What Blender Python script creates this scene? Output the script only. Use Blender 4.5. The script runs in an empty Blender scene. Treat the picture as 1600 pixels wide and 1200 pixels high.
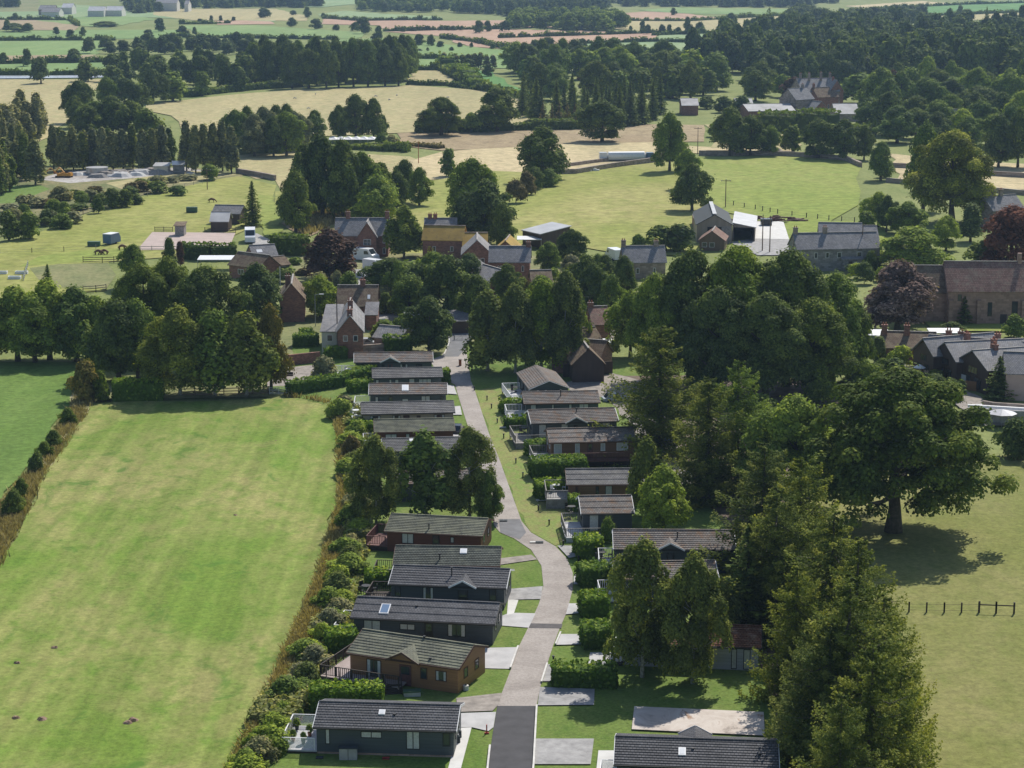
import bpy, math, random
import numpy as np
from mathutils import Vector, Matrix

scene = bpy.context.scene
# ------------------------------------------------------------------ camera, light, exposure
TH = math.radians(12.0); HC = 67.0; F = 3200.0
cam_d = bpy.data.cameras.new("camera"); cam = bpy.data.objects.new("camera", cam_d)
scene.collection.objects.link(cam); scene.camera = cam
cam.location = (0, 0, HC); cam.rotation_euler = (math.pi/2-TH, 0, 0)
cam_d.sensor_width = 36; cam_d.lens = F/1600*36; cam_d.clip_start = 1; cam_d.clip_end = 20000
SUN_EL, SUN_AZ = math.radians(46), math.radians(24)      # azimuth from +Y (away from camera) towards +X
world = bpy.data.worlds.new("World"); scene.world = world; world.use_nodes = True
nt = world.node_tree; bg = nt.nodes["Background"]
sky = nt.nodes.new("ShaderNodeTexSky"); sky.sky_type = 'NISHITA'; sky.sun_disc = False
sky.sun_elevation = SUN_EL; sky.sun_rotation = SUN_AZ; sky.altitude = 150
nt.links.new(sky.outputs[0], bg.inputs[0]); bg.inputs[1].default_value = 0.12
sd = bpy.data.lights.new("sun", 'SUN'); sd.energy = 4.95; sd.angle = math.radians(0.6); sd.color = (1, 0.95, 0.86)
sun = bpy.data.objects.new("sun", sd); scene.collection.objects.link(sun)
sv = Vector((math.sin(SUN_AZ)*math.cos(SUN_EL), math.cos(SUN_AZ)*math.cos(SUN_EL), math.sin(SUN_EL)))
sun.rotation_euler = sv.to_track_quat('Z', 'Y').to_euler(); sun.location = (0, 300, 300)
scene.view_settings.view_transform = 'Standard'; scene.view_settings.look = 'None'
scene.view_settings.exposure = 0.0; scene.view_settings.gamma = 1.0
scene.render.engine = 'CYCLES'
cy = scene.cycles
cy.use_denoising = True; cy.max_bounces = 5; cy.diffuse_bounces = 2; cy.glossy_bounces = 2
cy.transmission_bounces = 3; cy.volume_bounces = 0; cy.transparent_max_bounces = 6; cy.caustics_reflective = False; cy.caustics_refractive = False

# ------------------------------------------------------------------ pixel of the photograph -> point of the place
CT, ST = math.cos(TH), math.sin(TH)
def G(px, py, h=0.0):
    a = (px-800)/F; b = (py-600)/F
    dz = -ST - b*CT
    t = (HC-h)/(-dz)
    return Vector((a*t, (CT-b*ST)*t, h))
def vpm(py):                     # photo pixels per metre of height for a thing standing at row py
    z = HC*F/(CT*(py+F*math.tan(TH)-600))
    return (F*CT-(py-600)*ST)/z
def hpm(py):
    return F/(HC*F/(CT*(py+F*math.tan(TH)-600)))
COL = scene.collection
# ------------------------------------------------------------------ mesh building
def lab(o, label=None, cat=None, group=None, kind=None):
    if label: o["label"] = label
    if cat: o["category"] = cat
    if group: o["group"] = group
    if kind: o["kind"] = kind
    return o
def empty(name, loc, rz=0, label=None, cat=None, group=None):
    o = bpy.data.objects.new(name, None); COL.objects.link(o); o.empty_display_size = .5
    o.location = loc; o.rotation_euler = (0, 0, rz)
    return lab(o, label, cat, group)
def arr_mesh(name, V, Fc, mats=(), tint=None, mi=None, smooth=False):
    me = bpy.data.meshes.new(name)
    V = np.asarray(V, np.float32); Fc = np.asarray(Fc, np.int32); k = Fc.shape[1]; n = len(Fc)
    me.vertices.add(len(V)); me.vertices.foreach_set("co", V.ravel())
    me.loops.add(n*k); me.loops.foreach_set("vertex_index", Fc.ravel())
    me.polygons.add(n); me.polygons.foreach_set("loop_start", np.arange(n, dtype=np.int32)*k)
    for m in mats: me.materials.append(m)
    if mi is not None: me.polygons.foreach_set("material_index", np.asarray(mi, np.int32))
    me.polygons.foreach_set("use_smooth", np.full(n, smooth))
    me.update(calc_edges=True)
    if tint is not None:
        at = me.attributes.new("tint", 'FLOAT', 'FACE'); at.data.foreach_set("value", np.asarray(tint, np.float32))
    return me
def link(name, me, parent=None):
    o = bpy.data.objects.new(name, me); COL.objects.link(o)
    if parent: o.parent = parent
    return o
class MB:
    def __init__(s): s.v = []; s.f = []
    def poly(s, pts, faces):
        b = len(s.v); s.v += [tuple(p) for p in pts]; s.f += [tuple(b+i for i in f) for f in faces]; return s
    def box(s, x0, x1, y0, y1, z0, z1):
        return s.poly([(x0,y0,z0),(x1,y0,z0),(x1,y1,z0),(x0,y1,z0),(x0,y0,z1),(x1,y0,z1),(x1,y1,z1),(x0,y1,z1)],
                      [(0,3,2,1),(4,5,6,7),(0,1,5,4),(1,2,6,5),(2,3,7,6),(3,0,4,7)])
    def bar(s, p, q, w, t=None):
        p, q = Vector(p), Vector(q); d = (q-p).normalized(); t = t or w
        u = d.cross(Vector((0,0,1)));  u = u.normalized() if u.length > 1e-3 else Vector((1,0,0))
        n = u.cross(d)
        P = []
        for c in (p, q):
            for a, b in ((-1,-1),(1,-1),(1,1),(-1,1)): P.append(c+u*a*w/2+n*b*t/2)
        return s.poly(P, [(0,1,2,3),(7,6,5,4),(0,4,5,1),(1,5,6,2),(2,6,7,3),(3,7,4,0)])
    def tube(s, pts, rad, n=7, cap=True):
        b = len(s.v); pts = [Vector(p) for p in pts]
        for i, p in enumerate(pts):
            d = (pts[min(i+1, len(pts)-1)]-pts[max(i-1, 0)]).normalized()
            u = d.cross(Vector((0.3,0.9,0.1))).normalized(); w = d.cross(u)
            for k in range(n):
                a = 2*math.pi*k/n; s.v.append(tuple(p+(u*math.cos(a)+w*math.sin(a))*rad[i]))
        for i in range(len(pts)-1):
            for k in range(n):
                s.f.append((b+i*n+k, b+i*n+(k+1)%n, b+(i+1)*n+(k+1)%n, b+(i+1)*n+k))
        if cap: s.f.append(tuple(b+(len(pts)-1)*n+k for k in range(n))); s.f.append(tuple(b+n-1-k for k in range(n)))
        return s
    def cyl(s, x, y, z0, z1, r, r1=None, n=16): return s.tube([(x,y,z0),(x,y,z1)], [r, r if r1 is None else r1], n)
    def slab(s, top, th):
        """a flat polygon thickened downwards"""
        n = len(top); low = [(p[0], p[1], p[2]-th) for p in top]
        return s.poly(list(top)+low, [tuple(range(n)), tuple(range(2*n-1, n-1, -1))]+[(i, i+n, (i+1)%n+n, (i+1)%n) for i in range(n)])
    def build(s, name, mat, parent=None, bevel=0, smooth=False):
        me = bpy.data.meshes.new(name); me.from_pydata(s.v, [], s.f); me.materials.append(mat)
        me.validate(); me.update()
        if smooth: me.polygons.foreach_set("use_smooth", np.ones(len(me.polygons), bool))
        return link(name, me, parent)

# ------------------------------------------------------------------ materials
def newmat(name):
    m = bpy.data.materials.new(name); m.use_nodes = True; t = m.node_tree
    return m, t, t.nodes["Principled BSDF"]
def N(t, kind, **kw):
    n = t.nodes.new(kind)
    for k, v in kw.items():
        if k.startswith('i_'): n.inputs[k[2:]].default_value = v
        else: setattr(n, k, v)
    return n
def noise(t, vec, scale, detail=4, rough=.55, dist=0):
    n = N(t, "ShaderNodeTexNoise"); n.inputs["Scale"].default_value = scale; n.inputs["Detail"].default_value = detail
    n.inputs["Roughness"].default_value = rough; n.inputs["Distortion"].default_value = dist
    t.links.new(vec, n.inputs["Vector"]); return n.outputs["Fac"]
def ramp(t, fac, stops):
    r = N(t, "ShaderNodeValToRGB"); e = r.color_ramp.elements
    while len(e) < len(stops): e.new(.5)
    for i, (p, c) in enumerate(stops): e[i].position = p; e[i].color = (*c, 1) if len(c) == 3 else c
    t.links.new(fac, r.inputs[0]); return r.outputs[0]
def mix(t, a, b, fac, mode='MIX'):
    m = N(t, "ShaderNodeMix", data_type='RGBA', blend_type=mode)
    for s, v in ((6, a), (7, b), (0, fac)):
        if hasattr(v, 'is_output'): t.links.new(v, m.inputs[s])
        else: m.inputs[s].default_value = (*v, 1) if isinstance(v, tuple) and len(v) == 3 else v
    return m.outputs[2]
def vscale(t, vec, s, rz=0):
    m = N(t, "ShaderNodeMapping"); m.inputs["Scale"].default_value = s; m.inputs["Rotation"].default_value = (0, 0, rz)
    t.links.new(vec, m.inputs[0]); return m.outputs[0]
def bump(t, b, h, strength, dist=.05):
    n = N(t, "ShaderNodeBump"); n.inputs["Strength"].default_value = strength; n.inputs["Distance"].default_value = dist
    t.links.new(h, n.inputs["Height"]); t.links.new(n.outputs[0], b.inputs["Normal"])
def solid(name, c, rough=.7, var=.18, sc=1.5, bump_s=0, metal=0, spec=.4):
    m, t, b = newmat(name); g = N(t, "ShaderNodeNewGeometry").outputs["Position"]
    f = noise(t, g, sc, 5); lo = tuple(x*(1-var*1.6) for x in c); hi = tuple(min(1, x*(1+var)) for x in c)
    t.links.new(ramp(t, f, [(.3, lo), (.7, hi)]), b.inputs["Base Color"])
    b.inputs["Roughness"].default_value = rough; b.inputs["Metallic"].default_value = metal
    b.inputs["Specular IOR Level"].default_value = spec
    if bump_s: bump(t, b, noise(t, g, sc*8, 4), bump_s)
    return m
def field_mat(name, c1, c2, c3=None, sc=.05, stripe=None, fine=.5, dark=None):
    """grass or crop: two scales of patches, optional mown or drilled stripes (angle, spacing m, strength)"""
    m, t, b = newmat(name); g = N(t, "ShaderNodeNewGeometry").outputs["Position"]
    big = noise(t, vscale(t, g, (1, .5, 1), .3), sc, 5, .6, .6); med = noise(t, vscale(t, g, (1, .6, 1), .1), sc*7, 5, .65, .3); fin = noise(t, g, fine*2.2, 6, .75)
    a = ramp(t, big, [(.38, c1), (.62, c2)])
    c3 = c3 or tuple(x*.75 for x in c1)
    a = mix(t, a, c3, ramp(t, med, [(.46, (0,0,0)), (.72, (.85,.85,.85))]))
    fr = ramp(t, fin, [(.22, (.5,.5,.5)), (.78, (1.45,1.45,1.45))])
    a = mix(t, a, fr, 1.0, 'MULTIPLY')
    if dark:
        d2 = noise(t, vscale(t, g, (1, .8, 1), .7), sc*2.6, 4, .6, 1.2)
        a = mix(t, a, dark, ramp(t, d2, [(.6, (0,0,0)), (.72, (.8,.8,.8))]))
    if stripe:
        ang, sp, st = stripe
        s1 = noise(t, vscale(t, g, (1/sp, .02/sp, 1), ang), 1.0, 2)
        a = mix(t, a, ramp(t, s1, [(.35, (1-st,)*3), (.65, (1+st,)*3)]), 1.0, 'MULTIPLY')
    t.links.new(a, b.inputs["Base Color"]); b.inputs["Roughness"].default_value = .95
    b.inputs["Specular IOR Level"].default_value = .1
    bump(t, b, fin, .5, .12)
    return m
def leaf_mat(name, c, tip=None, tr=.24, hue=.16):
    m = bpy.data.materials.new(name); m.use_nodes = True; t = m.node_tree; t.nodes.clear()
    at = N(t, "ShaderNodeAttribute", attribute_name="tint"); oi = N(t, "ShaderNodeObjectInfo")
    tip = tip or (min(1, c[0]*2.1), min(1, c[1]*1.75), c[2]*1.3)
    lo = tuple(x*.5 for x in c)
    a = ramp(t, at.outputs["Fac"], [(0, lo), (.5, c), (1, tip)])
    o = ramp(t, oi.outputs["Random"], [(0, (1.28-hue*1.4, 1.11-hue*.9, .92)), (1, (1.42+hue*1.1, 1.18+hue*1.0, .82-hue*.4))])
    a = mix(t, a, o, 1.0, 'MULTIPLY')
    d = N(t, "ShaderNodeBsdfPrincipled"); d.inputs["Roughness"].default_value = .75; d.inputs["Specular IOR Level"].default_value = .06
    tl = N(t, "ShaderNodeBsdfTranslucent"); mx = N(t, "ShaderNodeMixShader"); out = N(t, "ShaderNodeOutputMaterial")
    yel = mix(t, a, (1.25, 1.3, .55), 1.0, 'MULTIPLY')
    t.links.new(a, d.inputs["Base Color"]); t.links.new(yel, tl.inputs[0]); mx.inputs[0].default_value = tr
    t.links.new(d.outputs[0], mx.inputs[1]); t.links.new(tl.outputs[0], mx.inputs[2]); t.links.new(mx.outputs[0], out.inputs[0])
    return m
def roof_mat(name, c, patch=None, amt=.4, course=.3, tile=.3, rough=.75, axis='Y'):
    """tiles or slates in courses, with lichen or moss of its own outline"""
    m, t, b = newmat(name); tc = N(t, "ShaderNodeTexCoord").outputs["Object"]
    br = N(t, "ShaderNodeTexBrick", offset=.5); br.inputs["Scale"].default_value = 1
    br.inputs["Brick Width"].default_value = tile; br.inputs["Row Height"].default_value = course
    br.inputs["Mortar Size"].default_value = .03; br.inputs["Color1"].default_value = (*[x*.8 for x in c], 1)
    br.inputs["Color2"].default_value = (*[min(1, x*1.2) for x in c], 1); br.inputs["Mortar"].default_value = (*[x*.45 for x in c], 1)
    t.links.new(vscale(t, tc, (1, 1, 1), 0 if axis == 'Y' else math.pi/2), br.inputs["Vector"])
    a = br.outputs["Color"]
    if patch: a = mix(t, a, patch, ramp(t, noise(t, tc, .9, 6, .75), [(.62-amt*.35, (0,0,0)), (.75-amt*.25, (.85,.85,.85))]))
    a = mix(t, a, ramp(t, noise(t, tc, .35, 4, .6), [(.3, (.8,.8,.8)), (.7, (1.15,1.15,1.15))]), 1.0, 'MULTIPLY')
    t.links.new(a, b.inputs["Base Color"]); b.inputs["Roughness"].default_value = max(rough, .85); b.inputs["Specular IOR Level"].default_value = .12
    bump(t, b, br.outputs["Fac"], -.5, .03)
    return m
def brick_mat(name, c, mortar, w=.45, h=.15, var=.3):
    m, t, b = newmat(name); tc = N(t, "ShaderNodeTexCoord").outputs["Object"]
    sp = N(t, "ShaderNodeSeparateXYZ"); t.links.new(tc, sp.inputs[0])
    ad = N(t, "ShaderNodeMath", operation='ADD'); t.links.new(sp.outputs[0], ad.inputs[0]); t.links.new(sp.outputs[1], ad.inputs[1])
    cb = N(t, "ShaderNodeCombineXYZ"); t.links.new(ad.outputs[0], cb.inputs[0]); t.links.new(sp.outputs[2], cb.inputs[1])
    br = N(t, "ShaderNodeTexBrick"); br.inputs["Scale"].default_value = 1; br.inputs["Brick Width"].default_value = w
    br.inputs["Row Height"].default_value = h; br.inputs["Mortar Size"].default_value = .012
    br.inputs["Color1"].default_value = (*[x*(1-var) for x in c], 1); br.inputs["Color2"].default_value = (*[x*(1+var) for x in c], 1)
    br.inputs["Mortar"].default_value = (*mortar, 1); t.links.new(cb.outputs[0], br.inputs["Vector"])
    a = mix(t, br.outputs["Color"], ramp(t, noise(t, tc, .7, 5, .7), [(.3, (.75,.75,.75)), (.7, (1.2,1.2,1.2))]), 1.0, 'MULTIPLY')
    t.links.new(a, b.inputs["Base Color"]); b.inputs["Roughness"].default_value = .9
    return m
def clad_mat(name, c, board=.15, vert=False, rough=.6):
    """boards with shadow gaps: bump only, plus board to board variation"""
    m, t, b = newmat(name); tc = N(t, "ShaderNodeTexCoord").outputs["Object"]
    w = N(t, "ShaderNodeTexWave", wave_type='BANDS', bands_direction='X' if vert else 'Z', wave_profile='SAW')
    w.inputs["Scale"].default_value = .314/board; t.links.new(tc, w.inputs["Vector"])
    sc = (1.2, 1.2, .2) if vert else (.15, .15, 1/board)
    f = noise(t, vscale(t, tc, sc), 1.0, 3)
    t.links.new(ramp(t, f, [(.3, tuple(x*.82 for x in c)), (.7, tuple(min(1, x*1.14) for x in c))]), b.inputs["Base Color"])
    b.inputs["Roughness"].default_value = rough; bump(t, b, w.outputs["Fac"], .6, .03)
    return m
def glass_mat(name, c=(.03,.04,.05)):
    m, t, b = newmat(name); b.inputs["Base Color"].default_value = (*c, 1); b.inputs["Roughness"].default_value = .08
    b.inputs["Specular IOR Level"].default_value = .8; return m

M = {}
M['bark'] = solid("bark", (.10,.085,.065), .9, .3, 3)
M['bark_birch'] = solid("bark_birch", (.48,.46,.42), .8, .4, 4)
M['l_dark'] = leaf_mat("leaf_dark", (0.093,0.150,0.048))
M['l_mid'] = leaf_mat("leaf_mid", (0.128,0.210,0.054))
M['l_light'] = leaf_mat("leaf_light", (0.210,0.315,0.068), tr=.30)
M['l_birch'] = leaf_mat("leaf_birch", (.13,.185,.062), tr=.30)
M['l_oak'] = leaf_mat("leaf_oak", (.08,.135,.038), (.19,.25,.06))
M['l_poplar'] = leaf_mat("leaf_poplar", (.16,.205,.12))
M['l_grey'] = leaf_mat("leaf_grey", (.20,.24,.16), hue=.04)
M['l_spruce'] = leaf_mat("leaf_spruce", (0.083,0.132,0.063), (.19,.26,.10), tr=.2)
M['l_larch'] = leaf_mat("leaf_larch", (.095,.145,.042), (.22,.26,.07), tr=.28)
M['l_yellow'] = leaf_mat("leaf_yellow", (.15,.20,.05), (.32,.37,.08))
M['l_gold'] = leaf_mat("leaf_gold", (0.414,0.380,0.069), (.6,.5,.12))
M['l_copper'] = leaf_mat("leaf_copper", (0.086,0.057,0.048), (.16,.10,.08), hue=.04)
M['l_purple'] = leaf_mat("leaf_purple", (.15,.115,.12), (.34,.29,.30), hue=.04)
M['l_red'] = leaf_mat("leaf_red", (.13,.06,.05), (.26,.13,.11), hue=.04)
M['l_hedge'] = leaf_mat("leaf_hedge", (.08,.135,.035), (.2,.3,.06))
M['l_laurel'] = leaf_mat("leaf_laurel", (0.090,0.180,0.038), (.26,.36,.07))
M['l_brown'] = leaf_mat("leaf_brown", (.12,.12,.06), (.22,.20,.11), hue=.04)
M['l_rust'] = leaf_mat("leaf_rust", (.14,.15,.05), (.30,.25,.08), hue=.04)
M['tuft'] = leaf_mat("tuft", (.15,.22,.05), (.42,.40,.17), tr=.2, hue=.04)
M['dry'] = leaf_mat("dry_grass", (.27,.255,.14), (.44,.41,.26), tr=.2, hue=.04)
M['roof_grey'] = roof_mat("roof_grey", (.19,.185,.185), (.21,.20,.18), .35)
M['roof_char'] = roof_mat("roof_charcoal", (.125,.125,.133), (.12,.12,.125), .3)
M['roof_moss'] = roof_mat("roof_moss", (.15,.155,.125), (.21,.21,.15), .65)
M['roof_green'] = roof_mat("roof_green", (.11,.12,.105), (.17,.18,.14), .3)
M['roof_warm'] = roof_mat("roof_warm", (.22,.20,.185), (.22,.13,.075), .35)
M['roof_rust'] = roof_mat("roof_rust", (.17,.08,.05), (.33,.24,.18), .3)
M['slate'] = roof_mat("slate", (.27,.265,.275), (.30,.29,.27), .35, .25, .35, .5)
M['slate_x'] = roof_mat("slate_x", (.33,.325,.33), (.31,.29,.26), .35, .25, .35, .5, 'X')
M['ochre'] = roof_mat("roof_ochre", (.20,.14,.08), (.40,.27,.07), 1.1)
M['ochre_x'] = roof_mat("roof_ochre_x", (.24,.17,.09), (.44,.30,.08), 1.1, axis='X')
M['redtile'] = roof_mat("roof_redtile", (.29,.175,.14), (.30,.24,.18), .4)
M['browntile'] = roof_mat("roof_brown", (.20,.14,.10), (.26,.21,.14), .5)
M['browntile_x'] = roof_mat("roof_brown_x", (.20,.14,.10), (.26,.21,.14), .5, axis='X')
M['steel_dark'] = solid("sheet_dark", (.045,.055,.06), .85, .1, .4)
M['steel_white'] = solid("sheet_white", (.46,.46,.46), .4, .12, .3)
M['steel_pale'] = solid("sheet_pale", (.30,.30,.31), .7, .2, .3)
M['steel'] = solid("steel", (.42,.43,.44), .35, .12, 1, metal=.4)
M['brick'] = brick_mat("brick", (.26,.115,.08), (.22,.18,.15))
M['brick_lt'] = brick_mat("brick_light", (.36,.24,.19), (.34,.3,.26))
M['stone'] = brick_mat("stone", (.30,.24,.20), (.30,.27,.24), .9, .35)
M['abbey'] = brick_mat("abbey_stone", (.36,.23,.18), (.26,.2,.17), 1.0, .4, .22)
M['greystone'] = brick_mat("grey_stone", (.24,.23,.22), (.2,.2,.19), .9, .35)
M['render'] = solid("cream_render", (.62,.60,.54), .85, .08, .8)
M['pink'] = solid("pink_render", (.5,.38,.33), .85, .08, .8)
M['w_slate'] = clad_mat("cladding_slate", (.07,.085,.095))
M['w_navy'] = clad_mat("cladding_navy", (.06,.07,.085))
M['w_cream'] = clad_mat("cladding_cream", (.40,.34,.27))
M['w_lilac'] = clad_mat("cladding_lilac", (.42,.43,.50))
M['w_red'] = clad_mat("cladding_redbrown", (.14,.045,.03), .13)
M['w_brown'] = clad_mat("cladding_brown", (.22,.115,.065), .13)
M['w_orange'] = clad_mat("cladding_orange", (.33,.165,.075), .13)
M['w_timber'] = clad_mat("timber_dark", (.075,.045,.035), .15, True)
M['w_barn'] = clad_mat("timber_barn", (.30,.25,.2), .2, True)
M['wood'] = clad_mat("wood_plank", (.17,.11,.07), .12, True)
M['wood_grey'] = solid("wood_grey", (.30,.28,.26), .8, .2, 3)
M['wood_dk'] = solid("wood_dark", (.05,.035,.028), .7, .2, 3)
M['wood_red'] = solid("wood_red", (.16,.07,.06), .7, .2, 3)
M['deck_lt'] = clad_mat("deck_pale", (.50,.50,.52), .14, True)
M['deck_pk'] = clad_mat("deck_pinkish", (.38,.31,.29), .14, True)
M['white'] = solid("white_upvc", (.78,.78,.78), .4, .05, 2)
M['curtain'] = solid("curtain", (.55,.55,.52), .8, .12, 6)
M['glass'] = glass_mat("window_glass")
M['glass_b'] = glass_mat("skylight_glass", (.16,.24,.36))
M['glass_w'] = solid("skylight_white", (.72,.74,.76), .3, .05)
M['black'] = solid("black_frame", (.02,.02,.022), .5, .1)
M['brown_tr'] = solid("brown_trim", (.09,.04,.025), .6, .1)
M['rust'] = solid("rust", (.35,.12,.05), .8, .3, 3)
M['tarmac'] = solid("tarmac_new", (.066,.064,.068), .9, .14, .8, .3)
M['tarmac_g'] = solid("tarmac_grey", (.17,.17,.175), .9, .14, .8, .3)
M['hump'] = solid("tarmac_hump", (.10,.09,.09), .9, .14, 2, .3)
m_, t_, b_ = newmat("road_chippings"); g_ = N(t_, "ShaderNodeNewGeometry").outputs["Position"]
c_ = ramp(t_, noise(t_, g_, .22, 6, .72, .5), [(.34, (.27,.235,.21)), (.5, (.345,.305,.272)), (.66, (.40,.355,.32))])
c_ = mix(t_, c_, ramp(t_, noise(t_, g_, 3.5, 5, .8), [(.3, (.72,.72,.72)), (.7, (1.22,1.22,1.22))]), 1.0, 'MULTIPLY')
c_ = mix(t_, c_, (.2,.17,.15), ramp(t_, noise(t_, g_, .6, 5, .8, 2.), [(.66, (0,0,0)), (.74, (.55,.55,.55))]))
t_.links.new(c_, b_.inputs["Base Color"]); b_.inputs["Roughness"].default_value = .92; M['road'] = m_
M['patch'] = solid("road_patch", (.30,.26,.23), .9, .1, 1)
M['gravel'] = solid("gravel", (.31,.275,.24), .95, .22, 1.2, .6)
M['gravel_g'] = solid("gravel_grey", (.36,.35,.34), .95, .18, 1.2, .5)
M['conc'] = solid("concrete", (.47,.46,.45), .85, .1, .7, .2)
M['conc_w'] = solid("concrete_white", (.62,.61,.58), .85, .08, .7, .2)
M['kerb'] = solid("kerb", (.62,.60,.56), .8, .12, 1)
m_, t_, b_ = newmat("slab_stained"); g_ = N(t_, "ShaderNodeNewGeometry").outputs["Position"]
c_ = ramp(t_, noise(t_, g_, .33, 6, .7, .8), [(.34, (.24,.20,.17)), (.44, (.50,.43,.37)), (.6, (.60,.54,.48)), (.68, (.32,.20,.13))])
t_.links.new(c_, b_.inputs["Base Color"]); b_.inputs["Roughness"].default_value = .9; M['slab'] = m_
M['sand'] = solid("arena_sand", (.46,.37,.33), .95, .08, .3)
M['soil'] = solid("soil_floor", (.15,.11,.08), .95, .3, .5, .5)
M['water'] = solid("river_water", (.45,.47,.52), .25, .05, .1)
M['carpaint_w'] = solid("paint_white", (.75,.76,.78), .3, .03)
M['carpaint_d'] = solid("paint_dark", (.02,.023,.03), .25, .03)
M['carpaint_s'] = solid("paint_silver", (.42,.45,.48), .3, .03)
M['carpaint_b'] = solid("paint_blue", (.10,.17,.28), .3, .05)
M['yellow'] = solid("digger_yellow", (.62,.30,.03), .5, .1)
M['tyre'] = solid("tyre", (.02,.02,.02), .8, .1)
M['red'] = solid("red_paint", (.5,.05,.04), .5, .1)
M['pot'] = solid("terracotta", (.40,.16,.09), .8, .15)
M['green_bin'] = solid("green_plastic", (.04,.10,.06), .5, .1)
M['clod'] = solid("soil_clod", (.30,.20,.14), .95, .25, 2)
# ------------------------------------------------------------------ ground, fields, water, roads (all real sheets on level land)
M['base'] = field_mat("pasture_base", (.20,.235,.075), (.25,.27,.10), (.15,.19,.06), .02)
M['f_near'] = field_mat("mown_meadow", (.16,.24,.04), (.30,.29,.105), (.125,.22,.03), .06, (.45, 1.5, .12), .9, (.075,.17,.025))
M['f_left'] = field_mat("lush_grass", (.13,.215,.045), (.16,.235,.06), (.11,.19,.04), .03, (.2, 3, .06))
M['f_right'] = field_mat("worn_pasture", (.195,.21,.058), (.25,.24,.09), (.165,.19,.05), .06, None, .8)
M['lawn'] = field_mat("lawn", (.13,.20,.04), (.185,.23,.065), (.095,.17,.03), .12, None, 1.4)
M['bank'] = field_mat("rough_bank", (.20,.27,.07), (.27,.28,.10), (.26,.21,.10), .15, None, 1.4)
M['tan'] = field_mat("dry_pasture", (.40,.35,.18), (.45,.38,.20), (.33,.32,.15), .02, (1.2, 9, .05), .16)
M['straw'] = field_mat("straw_field", (.50,.42,.24), (.54,.44,.26), (.42,.36,.20), .02, (1.35, 7, .08), .16)
M['ygreen'] = field_mat("yellow_pasture", (.27,.29,.075), (.36,.335,.125), (.21,.25,.055), .015, (.3, 10, .05), .16)
M['vgreen'] = field_mat("green_meadow", (.24,.29,.065), (.29,.31,.09), (.20,.27,.055), .02, None, .16)
M['green'] = field_mat("green_field", (.19,.29,.10), (.24,.32,.12), (.17,.26,.09), .008, (.9, 12, .06))
M['mint'] = field_mat("pale_green_crop", (.24,.33,.16), (.29,.36,.18), (.2,.3,.14), .006, (1.2, 12, .06))
M['dkgreen'] = field_mat("maize_crop", (.11,.24,.07), (.14,.27,.08), (.09,.2,.06), .02, (.5, 5, .12))
M['pinkf'] = field_mat("stubble_field", (.44,.29,.20), (.47,.32,.22), (.38,.25,.17), .008, (1.3, 12, .05))
M['olive'] = field_mat("olive_rough", (.20,.22,.09), (.28,.26,.13), (.14,.17,.07), .03)
M['brownf'] = field_mat("reedy_ground", (.34,.26,.16), (.40,.32,.19), (.22,.17,.10), .03)
M['drys'] = field_mat("dry_margin", (.29,.27,.13), (.37,.33,.19), (.17,.19,.07), .15)
M['scrub'] = field_mat("scrub_land", (.17,.19,.08), (.29,.25,.13), (.10,.13,.05), .09)
M['mud'] = field_mat("bare_yard", (.36,.33,.30), (.50,.48,.46), (.25,.22,.19), .08)
M['hill'] = field_mat("far_hill", (.10,.15,.08), (.18,.22,.10), (.06,.09,.06), .002)
_zc = [0.0]
rw = random.Random(5)
def sheet(name, pts, mat, wob=0.0, z=None, kind='structure', label=None):
    """a level polygon; corners given as photo rows and columns, turned into metres on the land"""
    _zc[0] += .004
    zz = (_zc[0] + max(0, 260-min(p[1] for p in pts))*.0012) if z is None else z
    P = [G(*p) for p in pts]
    out = []
    for i, p in enumerate(P):
        q = P[(i+1) % len(P)]; d = (q-p).length
        out.append(p)
        if wob:
            n = int(min(14, d/(wob*7))); nrm = Vector((-(q-p).y, (q-p).x, 0)).normalized()
            for k in range(1, n): out.append(p.lerp(q, k/n)+nrm*rw.uniform(-wob, wob))
    me = bpy.data.meshes.new(name); vs = [(p.x, p.y, zz) for p in out]
    # face up
    ar = sum(vs[i][0]*vs[(i+1) % len(vs)][1]-vs[(i+1) % len(vs)][0]*vs[i][1] for i in range(len(vs)))
    if ar < 0: vs.reverse()
    me.from_pydata(vs, [], [tuple(range(len(vs)))]); me.materials.append(mat); me.update()
    o = link(name, me); o["kind"] = kind
    if label: o["label"] = label
    return o
# land to the horizon: level valley floor, then hills
gx = np.linspace(-4200, 4200, 61); gy = np.concatenate([[-500, 2600], np.linspace(2900, 8200, 34)])
X, Y = np.meshgrid(gx, gy); t_ = np.clip((Y-2900)/2600, 0, 1); t_ = t_*t_*(3-2*t_)
Z = t_*(42+10*np.sin(X/620+.8)+7*np.sin(X/271+Y/510)+5*np.cos(Y/380))
V = np.stack([X, Y, Z], -1).reshape(-1, 3); nx = len(gx)
Fq = [(j*nx+i, j*nx+i+1, (j+1)*nx+i+1, (j+1)*nx+i) for j in range(len(gy)-1) for i in range(nx-1)]
mi = [0 if j < 2 else 1 for j in range(len(gy)-1) for i in range(nx-1)]
g = link("ground", arr_mesh("ground", V, Fq, [M['base'], M['hill']], mi=mi, smooth=True)); g["kind"] = "structure"

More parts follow.
